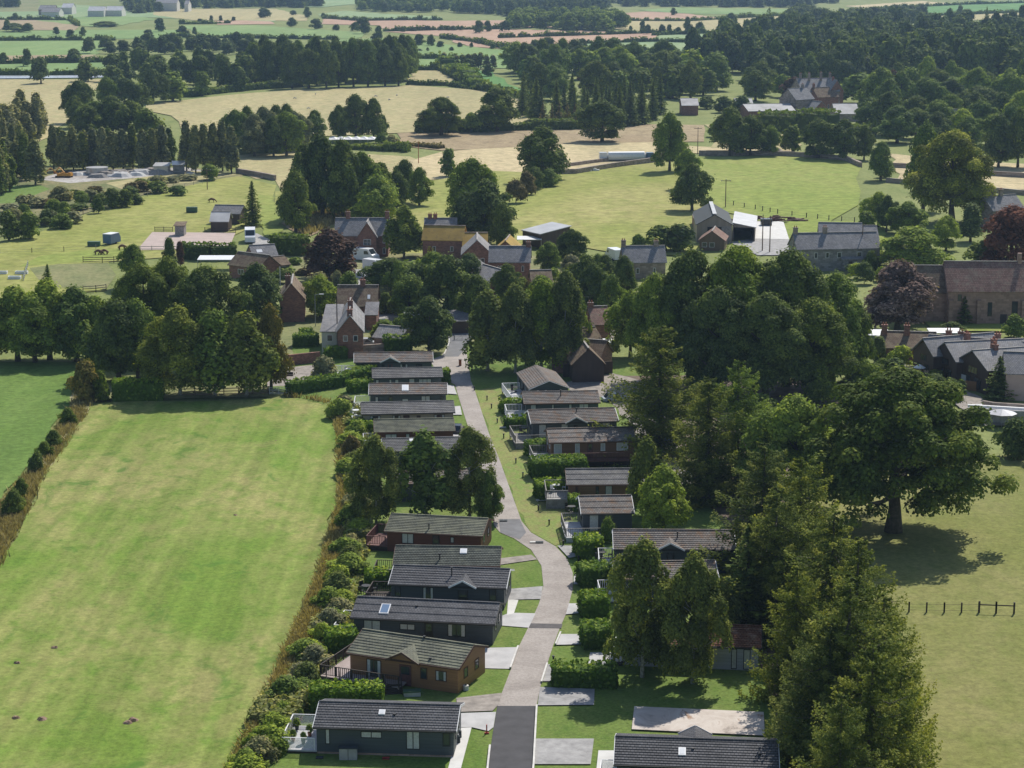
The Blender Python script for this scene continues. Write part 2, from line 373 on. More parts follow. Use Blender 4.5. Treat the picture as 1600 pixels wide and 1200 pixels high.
FIELDS = [
 # far valley
 ('mint', 3, [(-60,14),(120,8),(300,18),(430,22),(430,34),(300,30),(190,26),(-60,30)]),
 ('olive', 2, [(-60,0),(60,0),(60,18),(-60,20)]),
 ('green', 3, [(48,22),(120,20),(200,23),(245,30),(160,44),(120,40),(44,30)]),
 ('brownf', 2, [(-40,31),(108,32),(122,40),(118,48),(-40,46)]),
 ('green', 3, [(-60,50),(160,47),(205,47),(275,47),(310,60),(-60,63)]),
 ('green', 2, [(280,40),(400,40),(575,51),(560,61),(300,58),(312,52)]),
 ('tan', 2, [(240,14),(430,14),(480,26),(480,33),(300,32),(240,24)]),
 ('pinkf', 1, [(335,33),(420,32),(430,38),(340,39)]),
 ('green', 3, [(-60,64.5),(170,64),(150,86),(-60,88)]),
 ('brownf', 2, [(-60,87),(150,86),(165,96),(-60,100)]),
 ('green', 3, [(-60,102),(175,98),(166,116),(-60,117)]),
 ('tan', 3, [(-60,125),(166,124),(158,140),(104,150),(106,190),(60,222),(-60,232)]),
 ('mint', 3, [(498,22),(540,17),(600,22),(690,27),(690,31),(560,33),(505,29)]),
 ('mint', 2, [(390,0),(560,0),(560,6),(500,12),(395,8)]),
 ('pinkf', 2, [(505,30),(690,33),(800,32),(900,36),(860,44),(745,40),(740,50),(600,47),(590,40),(500,38)]),
 ('pinkf', 2, [(600,50),(780,46),(1030,51),(1020,58),(800,60),(690,57)]),
 ('pinkf', 3, [(690,60),(800,55.5),(1030,53),(1022,65),(893,69),(800,77),(740,74)]),
 ('pinkf', 2, [(955,22),(1010,18.5),(1075,22),(1135,30),(1080,33),(965,32)]),
 ('green', 2, [(998,16),(1060,12),(1250,15),(1250,24),(1080,22),(1010,18)]),
 ('tan', 2, [(960,33),(1120,31),(1230,24),(1260,45),(1170,50),(1030,51),(940,45)]),
 ('mint', 2, [(1028,56),(1170,50),(1190,60),(1140,68),(1022,65)]),
 ('mint', 3, [(893,70),(1020,66),(1140,69),(1135,80),(1060,84),(920,78)]),
 ('tan', 2, [(1240,24),(1330,18),(1390,20),(1380,30),(1280,34)]),
 ('straw', 2, [(1320,10),(1440,2),(1490,6),(1370,14)]),
 ('mint', 2, [(1490,6),(1700,-4),(1700,2),(1500,8)]),
 ('dkgreen', 2, [(1370,15),(1500,8),(1700,2),(1700,14),(1470,24),(1380,19)]),
 ('tan', 2, [(1460,26),(1700,16),(1700,24),(1520,32)]),
 ('pinkf', 2, [(1550,38),(1700,26),(1700,52),(1560,45)]),
 ('green', 3, [(520,62),(620,60),(690,69),(800,80),(810,108),(690,106),(640,109),(600,90)]),
 ('dkgreen', 3, [(705,109),(770,112),(830,152),(806,146),(745,139)]),
 ('tan', 3, [(640,111),(688,111),(722,131),(640,134)]),
 # middle distance
 ('tan', 4, [(228,165),(330,152),(470,141),(640,134),(730,140),(800,148),(830,165),(820,200),(640,208),(480,215),(300,212)]),
 ('brownf', 3, [(620,208),(830,195),(1100,196),(1100,222),(880,226),(690,236),(620,228)]),
 ('straw', 3, [(690,238),(870,222),(1040,216),(1060,228),(1240,236),(1250,246),(1080,240),(880,270),(670,282),(640,252)]),
 ('tan', 4, [(360,244),(470,236),(640,245),(680,262),(660,282),(560,300),(440,300),(430,282),(372,270)]),
 ('straw', 2, [(374,270),(470,262),(470,276),(400,280)]),
 ('tan', 3, [(1100,195),(1240,200),(1240,236),(1110,232)]),
 ('straw', 3, [(1385,240),(1480,250),(1700,262),(1700,300),(1560,296),(1400,285)]),
 ('green', 2, [(1545,256),(1700,262),(1700,268),(1545,262)]),
 ('scrub', 4, [(-60,262),(100,262),(300,262),(380,270),(372,300),(240,300),(130,335),(-60,390)]),
 ('f_left', 2, [(-60,294),(62,290),(78,296),(20,318),(-60,322)]),
 ('mud', 1.5, [(60,281),(110,268),(290,262),(330,270),(250,276),(110,287)]),
 ('tan', 2, [(165,287),(300,268),(370,273),(300,286),(190,296)]),
 ('ygreen', 4, [(-60,396),(130,337),(240,303),(335,282),(372,276),(432,290),(425,335),(380,362),(300,400),(170,410),(166,455),(-60,472)]),
 ('vgreen', 3, [(60,402),(130,392),(200,388),(196,403),(130,410),(30,418)]),
 ('olive', 2, [(46,420),(90,414),(168,412),(166,452),(70,450)]),
 ('ygreen', 4, [(430,300),(560,300),(670,284),(770,268),(880,272),(960,262),(1050,252),(1092,247),(1110,330),(1090,400),(980,400),(870,380),(800,400),(620,400),(500,380)]),
 ('olive', 2, [(905,272),(960,268),(1010,276),(990,292),(930,298),(890,288)]),
 ('vgreen', 4, [(1092,247),(1210,243),(1330,252),(1346,262),(1345,300),(1300,345),(1290,360),(1235,350),(1180,340),(1110,330)]),
 ('vgreen', 2, [(1225,350),(1330,346),(1380,352),(1380,400),(1235,400)]),
 ('conc_w', 0, [(1181,347),(1224,347),(1233,375),(1172,374)]),
 ('gravel_g', 0, [(1172,374.3),(1233,375.3),(1236,400),(1184,400),(1140,380)]),
 ('brownf', 1, [(440,350),(500,325),(590,330),(600,345),(520,350),(480,372)]),
 ('sand', 0, [(238,364),(368,365),(357,391),(214,392)]),
 ('gravel_g', 0, [(386,366),(402,366),(440,385),(470,395),(455,400),(400,392)]),
 ('vgreen', 1, [(405,305),(430,310),(440,365),(415,372),(404,340)]),
 # ground under the village and its gardens
 ('olive', 3, [(440,402),(700,396),(940,405),(960,480),(960,590),(700,600),(560,560),(430,560)]),
 ('gravel_g', 1, [(520,425),(600,420),(640,480),(720,500),(740,530),(700,530),(600,520),(560,470)]),
 ('gravel', 1, [(903,430),(965,440),(985,470),(960,520),(940,560),(900,540),(930,480)]),
 # the meadow on the left and its margins
 ('f_near', 1, [(-80,1010),(0,876),(60,755),(140,632),(300,630),(420,626),(515,622),(532,690),(530,790),(498,900),(440,1040),(368,1185),(330,1330),(-120,1330)]),
 ('f_left', .8, [(-160,566),(122,568),(124,600),(60,718),(0,790),(-90,915)]),
 ('drys', .7, [(124,600),(152,622),(140,634),(60,757),(0,880),(-90,1030),(-90,912),(0,788),(60,716)]),
 ('drys', .7, [(440,612),(530,632),(560,700),(548,850),(500,960),(440,1090),(380,1250),(330,1330),(368,1183),(440,1038),(498,898),(530,788),(532,690),(515,624)]),
 ('lawn', .5, [(430,560),(556,565),(690,556),(760,530),(960,560),(1200,560),(1280,640),(1280,760),(1330,900),(1400,1330),(330,1330),(380,1250),(440,1092),(500,962),(548,852),(560,700),(530,640),(420,610)]),
 ('gravel', .3, [(418,578),(500,572),(520,580),(520,600),(452,606),(418,606)]),
 ('lawn', .3, [(458,540),(520,540),(535,562),(455,566)]),
 ('olive', 1, [(180,598),(300,606),(420,606),(420,622),(150,628)]),
 ('f_right', 1.5, [(1200,760),(1420,725),(1600,712),(1760,705),(1900,1400),(1340,1400),(1330,950),(1290,860)]),
 ('soil', 1.5, [(960,590),(1200,585),(1330,620),(1240,740),(1280,860),(1330,1000),(1370,1150),(1380,1400),(1250,1400),(1205,1100),(1200,960),(1130,820),(1050,720),(1000,640)]),
 ('gravel', .5, [(884,600),(958,586),(1010,600),(1060,690),(1080,760),(1050,760),(1010,720),(985,668),(950,626),(890,612)]),
 ('bank', .3, [(742,612),(800,606),(820,640),(845,720),(880,780),(900,840),(868,856),(830,835),(806,793),(790,748),(766,686),(752,642)]),
 ('vgreen', 1, [(1440,500),(1600,498),(1720,500),(1720,522),(1460,520)]),
 ('gravel', .5, [(1360,560),(1440,575),(1560,640),(1600,640),(1720,640),(1720,665),(1540,668),(1500,640),(1440,600)]),
 ('conc', 0, [(1511,635),(1545,633),(1600,637),(1700,645),(1700,654),(1530,652)]),
]
for nm, wob, pts in FIELDS:
    near = max(p[1] for p in pts) > 500
    nmn = {'f_near':'meadow','lawn':'grass_ground','soil':'bare_ground','gravel':'gravel_ground','gravel_g':'gravel_ground','conc':'paving','conc_w':'concrete_yard',
           'sand':'sand_ground','mud':'bare_ground','bank':'grass_bank'}.get(nm, 'field')
    sheet(nmn, pts, M[nm], wob)
sheet("river", [(-80,119.3),(60,119.6),(166,118.6),(166,122.2),(60,123.4),(-80,124.4)], M['water'])
# roads
def rd(name, pts, mat): return sheet(name, pts, mat, 0)
rd("road", [(706,520),(735,520),(733,532),(728,545),(730,560),(736,598),(741,610),(754,650),(766,686),(780,720),(790,748),(806,793),(815,818),(830,836),(868,857.6),(886,877),(895,899),(895,924),(886,960),(875,985),(864,1014),(852.5,1050),(845,1075),(838,1108.5),
   (777,1108.5),(785,1085),(798.5,1050),(810,1016),(827.8,980),(842.4,946.5),(849,919.5),(846,888),(830,863),(803,845),(781.6,836),(772,825),(768,800),(757,760),(746,720),(738,692),(730,666),(718,628),(711,604),(700,598),(686,590),(672,566),(690,558),(700,545),(703,530)], M['road'])
rd("road", [(704,520),(736,520),(733,533),(729,546),(716,560),(694,560),(700,546)], M['tarmac_g'])
rd("road", [(777,1108),(838,1108),(833,1200),(822,1340),(750,1340),(763,1200),(770,1150)], M['tarmac'])
rd("road", [(779,815),(812,815),(822,836),(812,847),(782,836)], M['tarmac_g'])
rd("speed_hump", [(828,978.5),(879,979.5),(877,986.5),(826.5,986)], M['hump'])
rd("driveway", [(758,1017),(809,1016),(796,1050),(756,1049)], M['conc'])
rd("driveway", [(772,972),(796,962),(837,963),(826,985.5),(770,981)], M['conc'])
rd("pavement", [(794,941),(810,942),(803,963),(792,966)], M['conc_w'])
rd("driveway", [(780,926),(848,920.4),(845,940.6),(780,942)], M['gravel_g'])
rd("driveway", [(780,877),(830,871),(839.5,878.4),(780,887)], M['gravel'])
rd("driveway", [(713,1096),(784,1088),(780,1105),(770,1116),(715,1118)], M['gravel'])
rd("driveway", [(715,1120),(775,1118),(771,1142),(763,1148),(737,1142),(715,1142)], M['conc'])
rd("pavement", [(717,1143),(737,1142.4),(718,1215),(698,1215)], M['conc_w'])
rd("driveway", [(844,1079),(929,1082),(928,1107),(840,1107.5)], M['gravel_g'])
rd("driveway", [(836.5,1160),(928,1160),(923,1200),(834.5,1200)], M['gravel_g'])
rd("driveway", [(848,1070),(856,1043),(864,1045),(864,1070)], M['gravel_g'])
rd("driveway", [(874,996),(908,996),(910,1012),(869,1013)], M['conc'])
rd("driveway", [(889,948),(906,948),(908,963),(884,965)], M['conc'])
rd("driveway", [(896.5,903),(908,903),(908,918),(896,918)], M['conc'])
rd("driveway", [(919,1044),(922,1025),(960,1025),(960,1044)], M['conc'])
rd("driveway", [(931,1215),(935,1179),(990,1179),(990,1215)], M['conc_w'])
rd("driveway", [(871,857.4),(901,857.4),(902,874),(889,877)], M['gravel_g'])
rd("pavement", [(707,678),(733,676),(737,694),(707,694)], M['conc'])
rd("driveway", [(696,640),(719,638),(722,652),(700,652)], M['conc'])
rd("driveway", [(690,604),(709,606),(714,620),(690,618)], M['conc'])
rd("paving", [(991,1110),(1193,1119),(1195,1156),(987,1146)], M['slab'])
# kerb stones: one real step high
def kerb(pts, lbl, w=.16, h=.11):
    m = MB(); P = [G(*p) for p in pts]
    for a, b in zip(P, P[1:]): m.bar(a+Vector((0,0,h/2+_zc[0])), b+Vector((0,0,h/2+_zc[0])), w, h)
    o = m.build("kerb", M['kerb']); o["kind"] = "structure"; return o
kerb([(838.6,1109),(833.8,1200),(823,1330)], "")
kerb([(749.5,1330),(762.5,1200),(765.5,1172)], "")
kerb([(868,1013),(876,994)], ""); kerb([(846,1072),(855,1043)], ""); kerb([(797.5,1050),(809.6,1016)], "")
kerb([(702.6,521),(701.5,540),(693,560)], "")
# ------------------------------------------------------------------ vegetation library (shared meshes of leaf clumps)
def rot_quads(P, Nn, size, rng, asp=1.0):
    n = len(P); r = rng.normal(size=(n, 3)); t = np.cross(Nn, r); t /= np.linalg.norm(t, axis=1)[:, None]+1e-9
    b = np.cross(Nn, t); s = size[:, None]
    V = np.stack([P-t*s-b*s*asp, P+t*s*.8-b*s*asp*.7, P+t*s+b*s*asp, P-t*s*.7+b*s*asp*.8], 1).reshape(-1, 3)
    return V, np.arange(4*n).reshape(-1, 4)
def unit(v): return v/(np.linalg.norm(v, axis=-1, keepdims=True)+1e-9)
def crown_lobes(rng, H, W, z0, nl, lr, top=1.0, spread=.5, asp=1.0, flat=.5):
    """lobe centres and radii inside an egg-shaped envelope"""
    L = []
    hr = W/2; ph = rng.uniform(0, 6.28, 3); pa, pb = (.32, .48) if top > .8 else (.30, .50) if top > .5 else (.25, .45)
    if W > 11: pa, pb = .16, .42
    pk = max((t/50+.10)**pa*(1-t/50)**pb for t in range(50))
    for i in range(nl):
        r = W*lr*rng.uniform(.75, 1.3)
        t = rng.random()**.9 if i > 3 else .97; q = rng.uniform(.2, 1)**spread if i > 3 else .15; a = rng.uniform(0, 6.283)
        wv = .4 if W > 11 else 1; pr = ((t+.10)**pa*(1-t)**pb)/pk*(1+wv*.17*math.sin(2*a+ph[0])+wv*.13*math.sin(3*a+ph[1]))*(1-.25*math.sin(a*2+ph[2]+t*3)**4)
        if W > 11 and t < .25: q = max(q, .62)
        c = np.array([math.cos(a)*max(hr*pr-r*.8, .02*W)*q, math.sin(a)*max(hr*pr-r*.8, .02*W)*q, z0+r*asp*.6+t*(H-z0-1.6*r*asp)])
        L.append((c, r))
    return L
def leaves_on(rng, L, leaf, cov, asp=1.0, up=.3, inner=.25, drop=0.0):
    Ps, Ns, Ss, Ts = [], [], [], []
    for c, r in L:
        n = max(6, int(cov*4*math.pi*r*r*(.5+.5*asp)/(4*leaf*leaf*.8)))
        d = unit(rng.normal(size=(n, 3))); d[:, 2] = np.where(d[:, 2] < -.35, -d[:, 2], d[:, 2])
        rr = r*np.where(rng.random(n) < inner, rng.uniform(.3, .85, n), rng.uniform(.9, 1.07, n))
        rr = rr*np.where(rng.random(n) < .10, rng.uniform(1.05, 1.5, n), 1); p = c+d*rr[:, None]*np.array([1, 1, asp])
        if drop: p[:, 2] -= drop*rng.random(n)**2*np.linalg.norm(p[:, :2], axis=1)
        nn = unit(d*.9+rng.normal(size=(n, 3))*.30+np.array([0, 0, up]))
        Ps.append(p); Ns.append(nn); Ss.append(leaf*rng.uniform(.55, 1.35, n))
        Ts.append(np.clip(.45+rng.normal()*.2+rng.normal(size=n)*.2, 0, 1))
    return map(np.concatenate, (Ps, Ns, Ss, Ts))
def trunk_mb(rng, H, W, z0, r0, limbs, crooked=.04, reach=.6, n=7):
    m = MB(); pts = []; rad = []
    top = H*.8
    for k in range(6):
        f = k/5; pts.append((rng.normal()*crooked*H*f*.5, rng.normal()*crooked*H*f*.5, top*f)); rad.append(r0*(1.35 if k == 0 else 1-.8*f))
    m.tube(pts, rad, n)
    for i in range(limbs):
        f = rng.uniform(.28, .75); a = rng.uniform(0, 6.28) if limbs < 4 else i*2.4+rng.uniform(-.3, .3)
        s = Vector(pts[0]).lerp(Vector(pts[-1]), f); L = W*.5*reach*rng.uniform(.7, 1.1)
        e = s+Vector((math.cos(a)*L, math.sin(a)*L, H*.16*rng.uniform(.5, 1.5)))
        mid = s.lerp(e, .5)+Vector((0, 0, -.02*H)); rr = r0*(1-.75*f)*.6
        m.tube([s, mid, e], [rr, rr*.7, rr*.2], 5)
    return m
LIB = {}
def reg(key, V, Fc, tint, leafmat, trunk, barkmat):
    LIB.setdefault(key, []).append((V, Fc, tint, leafmat, trunk, barkmat))
def make_types():
    def add(key, H, W, z0, nl, lr, leaf, cov, seed, lm, bm='bark', limbs=5, r0=.25, **kw):
        rng = np.random.default_rng(seed); asp = kw.get('asp', 1.0)
        L = crown_lobes(rng, H, W, z0, nl, lr, kw.get('top', 1.0), kw.get('spread', .5), asp)
        P, Nn, S, T = leaves_on(rng, L, leaf, cov, asp, kw.get('up', .42), kw.get('inner', .14), kw.get('drop', 0))
        V, Fc = rot_quads(P, Nn, S, rng, kw.get('qa', 1.0))
        V[:, 2] = np.maximum(V[:, 2], 0.03)
        reg(key, V, Fc, T, lm, trunk_mb(rng, H, W, z0, r0, limbs, reach=kw.get('reach', .6)), bm)
    for i in range(3):
        s = i*11
        add('broad_hi', 10, 9.2, .8, 120, .092, .078, 1.0, 100+s, 'l_mid', limbs=7, r0=.3)
        add('broad', 10, 9.2, .6, 84, .11, .13, 1.05, 200+s, 'l_mid', r0=.3)
        add('broad_lo', 10, 9.4, .2, 26, .18, .36, 1.1, 300+s, 'l_mid', limbs=0, r0=.3)
        add('birch_hi', 10, 6.3, .7, 84, .095, .064, .85, 400+s, 'l_birch', 'bark_birch', limbs=8, r0=.14, asp=1.7, top=.55, up=.25, drop=.2, qa=1.4)
        add('birch', 10, 6.2, .5, 50, .125, .12, .9, 500+s, 'l_birch', 'bark_birch', limbs=4, r0=.14, asp=1.8, top=.55, up=.1, drop=.18, qa=1.3)
        add('poplar', 10, 3.2, .1, 44, .17, .14, 1.0, 600+s, 'l_poplar', limbs=0, r0=.12, asp=2.4, top=.45, up=.1, qa=1.3)
        add('poplar_lo', 10, 3.2, .1, 22, .22, .28, 1.0, 650+s, 'l_poplar', limbs=0, r0=.12, asp=2.2, top=.45, up=.1)
        add('shrub', 3, 3.5, .0, 34, .16, .085, 1.1, 700+s, 'l_mid', limbs=4, r0=.05)
        add('shrub_lo', 3, 3.4, .0, 12, .24, .22, 1.1, 750+s, 'l_mid', limbs=0, r0=.05)
    for i in range(2):
        add('oak', 10, 12.2, 1.45, 240, .058, .070, .95, 800+i, 'l_oak', limbs=11, r0=.40, reach=.8, spread=.6)
        add('cypress', 10, 2.8, .2, 34, .26, .12, 1.2, 840+i, 'l_spruce', limbs=0, r0=.15, asp=2, top=.7)
    def conifer(key, H, W, nb, per, leaf, seed, lm, droop, tipup, z0=.06, pw=.8, lat=.16, hang=.0):
        rng = np.random.default_rng(seed); Ps, Ns, Ss, Ts = [], [], [], []
        m = MB(); m.tube([(0,0,0),(0,0,H*.5),(0,0,H*.97)], [H*.022, H*.014, H*.002], 7)
        for i in range(nb):
            t = z0+(1-z0)*((i+rng.random())/nb)**1.05; a = i*2.399+rng.normal()*.3
            L = W/2*(max(0, 1-t)**pw)*rng.uniform(.5, 1.25)*(1+.18*math.sin(a+i*.02))+.02*W; z = H*t*.985
            n = max(5, int(per*(.25+L/(W/2)))); s = rng.random(n)**.75
            tr = np.clip(.4+rng.normal()*.15, 0, 1)
            la = rng.normal(size=n)*lat*L*(.35+s*(1.1-s)*2)
            x = s*L; zz = z-droop*L*s+tipup*L*s**3-hang*rng.random(n)**2*L*.6
            P = np.stack([math.cos(a)*x-math.sin(a)*la, math.sin(a)*x+math.cos(a)*la, zz+rng.normal(size=n)*leaf*.5], 1)
            Nn = unit(np.stack([rng.normal(size=n)*.5, rng.normal(size=n)*.5, np.full(n, .9)], 1))
            Ps.append(P); Ns.append(Nn); Ss.append(leaf*rng.uniform(.6, 1.3, n)*(.7+.5*(1-t)))
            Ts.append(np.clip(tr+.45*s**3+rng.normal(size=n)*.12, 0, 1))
            if nb == 112 and t < .8 and i % 2 == 0:
                e = (math.cos(a)*L*.8, math.sin(a)*L*.8, z-droop*L*.8+tipup*L*.5)
                m.tube([(0,0,z), (e[0]*.5, e[1]*.5, z-droop*L*.45), e], [H*.004, H*.003, H*.001], 4)
        V, Fc = rot_quads(np.concatenate(Ps), np.concatenate(Ns), np.concatenate(Ss), rng, .8)
        V[:, 2] = np.maximum(V[:, 2], .03)
        reg(key, V, Fc, np.concatenate(Ts), lm, m, 'bark')
    for i in range(3):
        conifer('larch', 10, 7.4, 112, 330, .070, 900+i, 'l_larch', .42, .44, .03, .47, .10, .40)
        conifer('spruce', 10, 4.6, 150, 36, .14, 920+i, 'l_spruce', .35, .12, .04, .85, .2)
        conifer('spruce_lo', 10, 4.4, 44, 18, .30, 940+i, 'l_spruce', .3, .05, .03, .8, .22)
make_types()
MESH = {}
for k, lst in LIB.items():
    for i, (V, Fc, T, lm, tr, bm) in enumerate(lst):
        if k.endswith('_lo'):      # far away: one mesh, stem and crown together
            tf = [f for f in tr.f if len(f) == 4]; nv = len(V)
            V2 = np.concatenate([V, np.array(tr.v)]); F2 = np.concatenate([Fc, np.array(tf)+nv])
            MESH[k, i] = (arr_mesh(k, V2, F2, [M[lm], M[bm]], tint=np.concatenate([T, np.full(len(tf), .5)]), mi=[0]*len(Fc)+[1]*len(tf)), None)
        else:
            a = arr_mesh(k+"_crown", V, Fc, [M[lm]], tint=T)
            b = bpy.data.meshes.new(k+"_trunk"); b.from_pydata(tr.v, [], tr.f); b.materials.append(M[bm]); b.update()
            b.polygons.foreach_set("use_smooth", np.ones(len(b.polygons), bool)); MESH[k, i] = (a, b)
CANON = {'broad':(10,9),'birch':(10,5.6),'poplar':(10,3.0),'shrub':(3,3.4),'oak':(10,11.4),'cypress':(10,2.8),'larch':(10,6.7),'spruce':(10,4.6)}
NAMES = {'broad':('broadleaf_tree','tree'),'birch':('birch_tree','birch tree'),'poplar':('poplar_tree','poplar'),'shrub':('shrub','shrub'),'oak':('oak_tree','oak tree'),
         'cypress':('cypress_tree','cypress'),'larch':('conifer_tree','conifer'),'spruce':('spruce_tree','conifer')}
LEAFNAME = {'d':'l_dark','m':'l_mid','l':'l_light','b':'l_birch','o':'l_oak','p':'l_poplar','g':'l_grey','s':'l_spruce','a':'l_larch','y':'l_yellow','G':'l_gold',
            'c':'l_copper','u':'l_purple','r':'l_red','w':'l_brown','t':'l_rust','h':'l_hedge','L':'l_laurel'}
rt = random.Random(77)
ntree = [0]
def tree(kind, leaf, px, top, base, w, label, group=None, name=None, cat=None):
    """kind, foliage, centre column, rows of the crown's top and of the stem's foot, width - all as measured in the photograph"""
    v = vpm(base); hm = (base-top)/v; wm = w/hpm(base); Hc, Wc = CANON[kind]
    hp = (base-top)*.64
    key = kind
    if kind in ('broad', 'birch') and hp > 88: key = kind+'_hi'
    if kind in ('broad', 'poplar', 'spruce') and hp < 30: key = kind+'_lo'
    if kind == 'birch' and hp < 30: key = 'broad_lo'
    if kind == 'shrub' and hp < 13: key = 'shrub_lo'
    i = rt.randrange(sum(1 for k in MESH if k[0] == key)); crown, trunk = MESH[key, i]
    nm, ct = NAMES[kind]; nm = name or nm; ct = cat or ct
    P = G(px, base); hm = max(hm, .4); wm *= 1.08
    sx = wm/Wc; sz = hm/Hc
    if trunk is None:
        o = link(nm, crown); root = o
    else:
        root = empty(nm, P); o = link("crown", crown, root); link("trunk", trunk, root)
    root.location = (P.x, P.y, 0); root.rotation_euler = (0, 0, rt.uniform(0, 6.28)); root.scale = (sx*rt.uniform(.94, 1.06), sx*rt.uniform(.94, 1.06), sz)
    if leaf:
        o.material_slots[0].link = 'OBJECT'; o.material_slots[0].material = M[LEAFNAME[leaf]]
    lab(root, label, ct, group); ntree[0] += 1
    return root
ORD = ['first','second','third','fourth','fifth','sixth','seventh','eighth','ninth','tenth','eleventh','twelfth']
def row(kind, leaf, items, label, group, name=None, cat=None):
    """items (px, top, base, w); told apart by their order from the left"""
    its = sorted(items); n = len(its)
    for i, it in enumerate(its):
        l = leaf[i % len(leaf)] if leaf else None
        if n == 1: lb = label
        elif n <= 12: lb = label+", "+(ORD[i]+" from left" if i < n-1 or n < 3 else "rightmost")
        else: lb = label
        tree(kind, l, *it, lb, group if n > 1 else None, name, cat)
def scatter(kind, leaf, poly, n, h, w, label, group, seed=1, name=None, cat=None):
    """n trees with their feet inside a patch of land; h, w = (min, max) in metres"""
    r = random.Random(seed); xs = [p[0] for p in poly]; ys = [p[1] for p in poly]; k = 0; tries = 0; pts = []
    def inside(x, y):
        c = False
        for (x1, y1), (x2, y2) in zip(poly, poly[1:]+poly[:1]):
            if (y1 > y) != (y2 > y) and x < (x2-x1)*(y-y1)/(y2-y1)+x1: c = not c
        return c
    while k < n and tries < 4000:
        tries += 1; x, y = r.uniform(min(xs), max(xs)), r.uniform(min(ys), max(ys))
        if not inside(x, y): continue
        ww = r.uniform(*w)*hpm(y)
        if any(abs(x-a) < ww*.42 and abs(y-b) < max(2.0, .12*ww) for a, b in pts): continue
        pts.append((x, y)); k += 1
        hh = r.uniform(*h)*vpm(y)
        if label is None: far_tree(x, y-hh, y, ww); continue
        tree(kind, r.choice(leaf) if leaf else None, x, y-hh, y, ww, label, group, name, cat)
def wood(name, kindkeys, leaf, poly, n, h, w, label, cat, seed=1):
    """a far-off wood that reads as one mass: many crowns in one object"""
    r = random.Random(seed); Vs, Fs, Ts = [], [], []; off = 0
    xs = [p[0] for p in poly]; ys = [p[1] for p in poly]; k = 0
    while k < n:
        x, y = r.uniform(min(xs), max(xs)), r.uniform(min(ys), max(ys)); c = False
        for (x1, y1), (x2, y2) in zip(poly, poly[1:]+poly[:1]):
            if (y1 > y) != (y2 > y) and x < (x2-x1)*(y-y1)/(y2-y1)+x1: c = not c
        if not c: continue
        k += 1; kk = r.choice(kindkeys); V, Fc, T, *_ = r.choice(LIB[kk]); Hc, Wc = CANON[kk.replace('_lo', '')]
        P = G(x, y); a = r.uniform(0, 6.28); sh = r.uniform(*h)/Hc; sw = r.uniform(*w)/Wc
        ca, sa = math.cos(a)*sw, math.sin(a)*sw
        W_ = np.stack([V[:, 0]*ca-V[:, 1]*sa+P.x, V[:, 0]*sa+V[:, 1]*ca+P.y, V[:, 2]*sh], 1)
        Vs.append(W_); Fs.append(Fc+off); off += len(V); Ts.append(np.clip(T+r.uniform(-.25, .25), 0, 1))
    o = link(name, arr_mesh(name, np.concatenate(Vs), np.concatenate(Fs), [M[leaf]], tint=np.concatenate(Ts)))
    lab(o, label, cat, kind='stuff'); return o
FAR = []
def far_tree(px, top, base, w): FAR.append((px, top, base, w))
def build_far(label):
    r = random.Random(2); Vs, Fs, Ts = [], [], []; off = 0
    for px, top, base, w in FAR:
        V, Fc, T, *_ = r.choice(LIB['broad_lo']); P = G(px, base); sh = (base-top)/vpm(base)/10; sw = w/hpm(base)/9; a = r.uniform(0, 6.28); ca, sa = math.cos(a)*sw, math.sin(a)*sw
        Vs.append(np.stack([V[:, 0]*ca-V[:, 1]*sa+P.x, V[:, 0]*sa+V[:, 1]*ca+P.y, V[:, 2]*sh], 1)); Fs.append(Fc+off); off += len(V); Ts.append(np.clip(T+r.uniform(-.25, .25), 0, 1))
    o = link("far_trees", arr_mesh("far_trees", np.concatenate(Vs), np.concatenate(Fs), [M['l_dark']], tint=np.concatenate(Ts))); lab(o, label, "trees", kind='stuff')
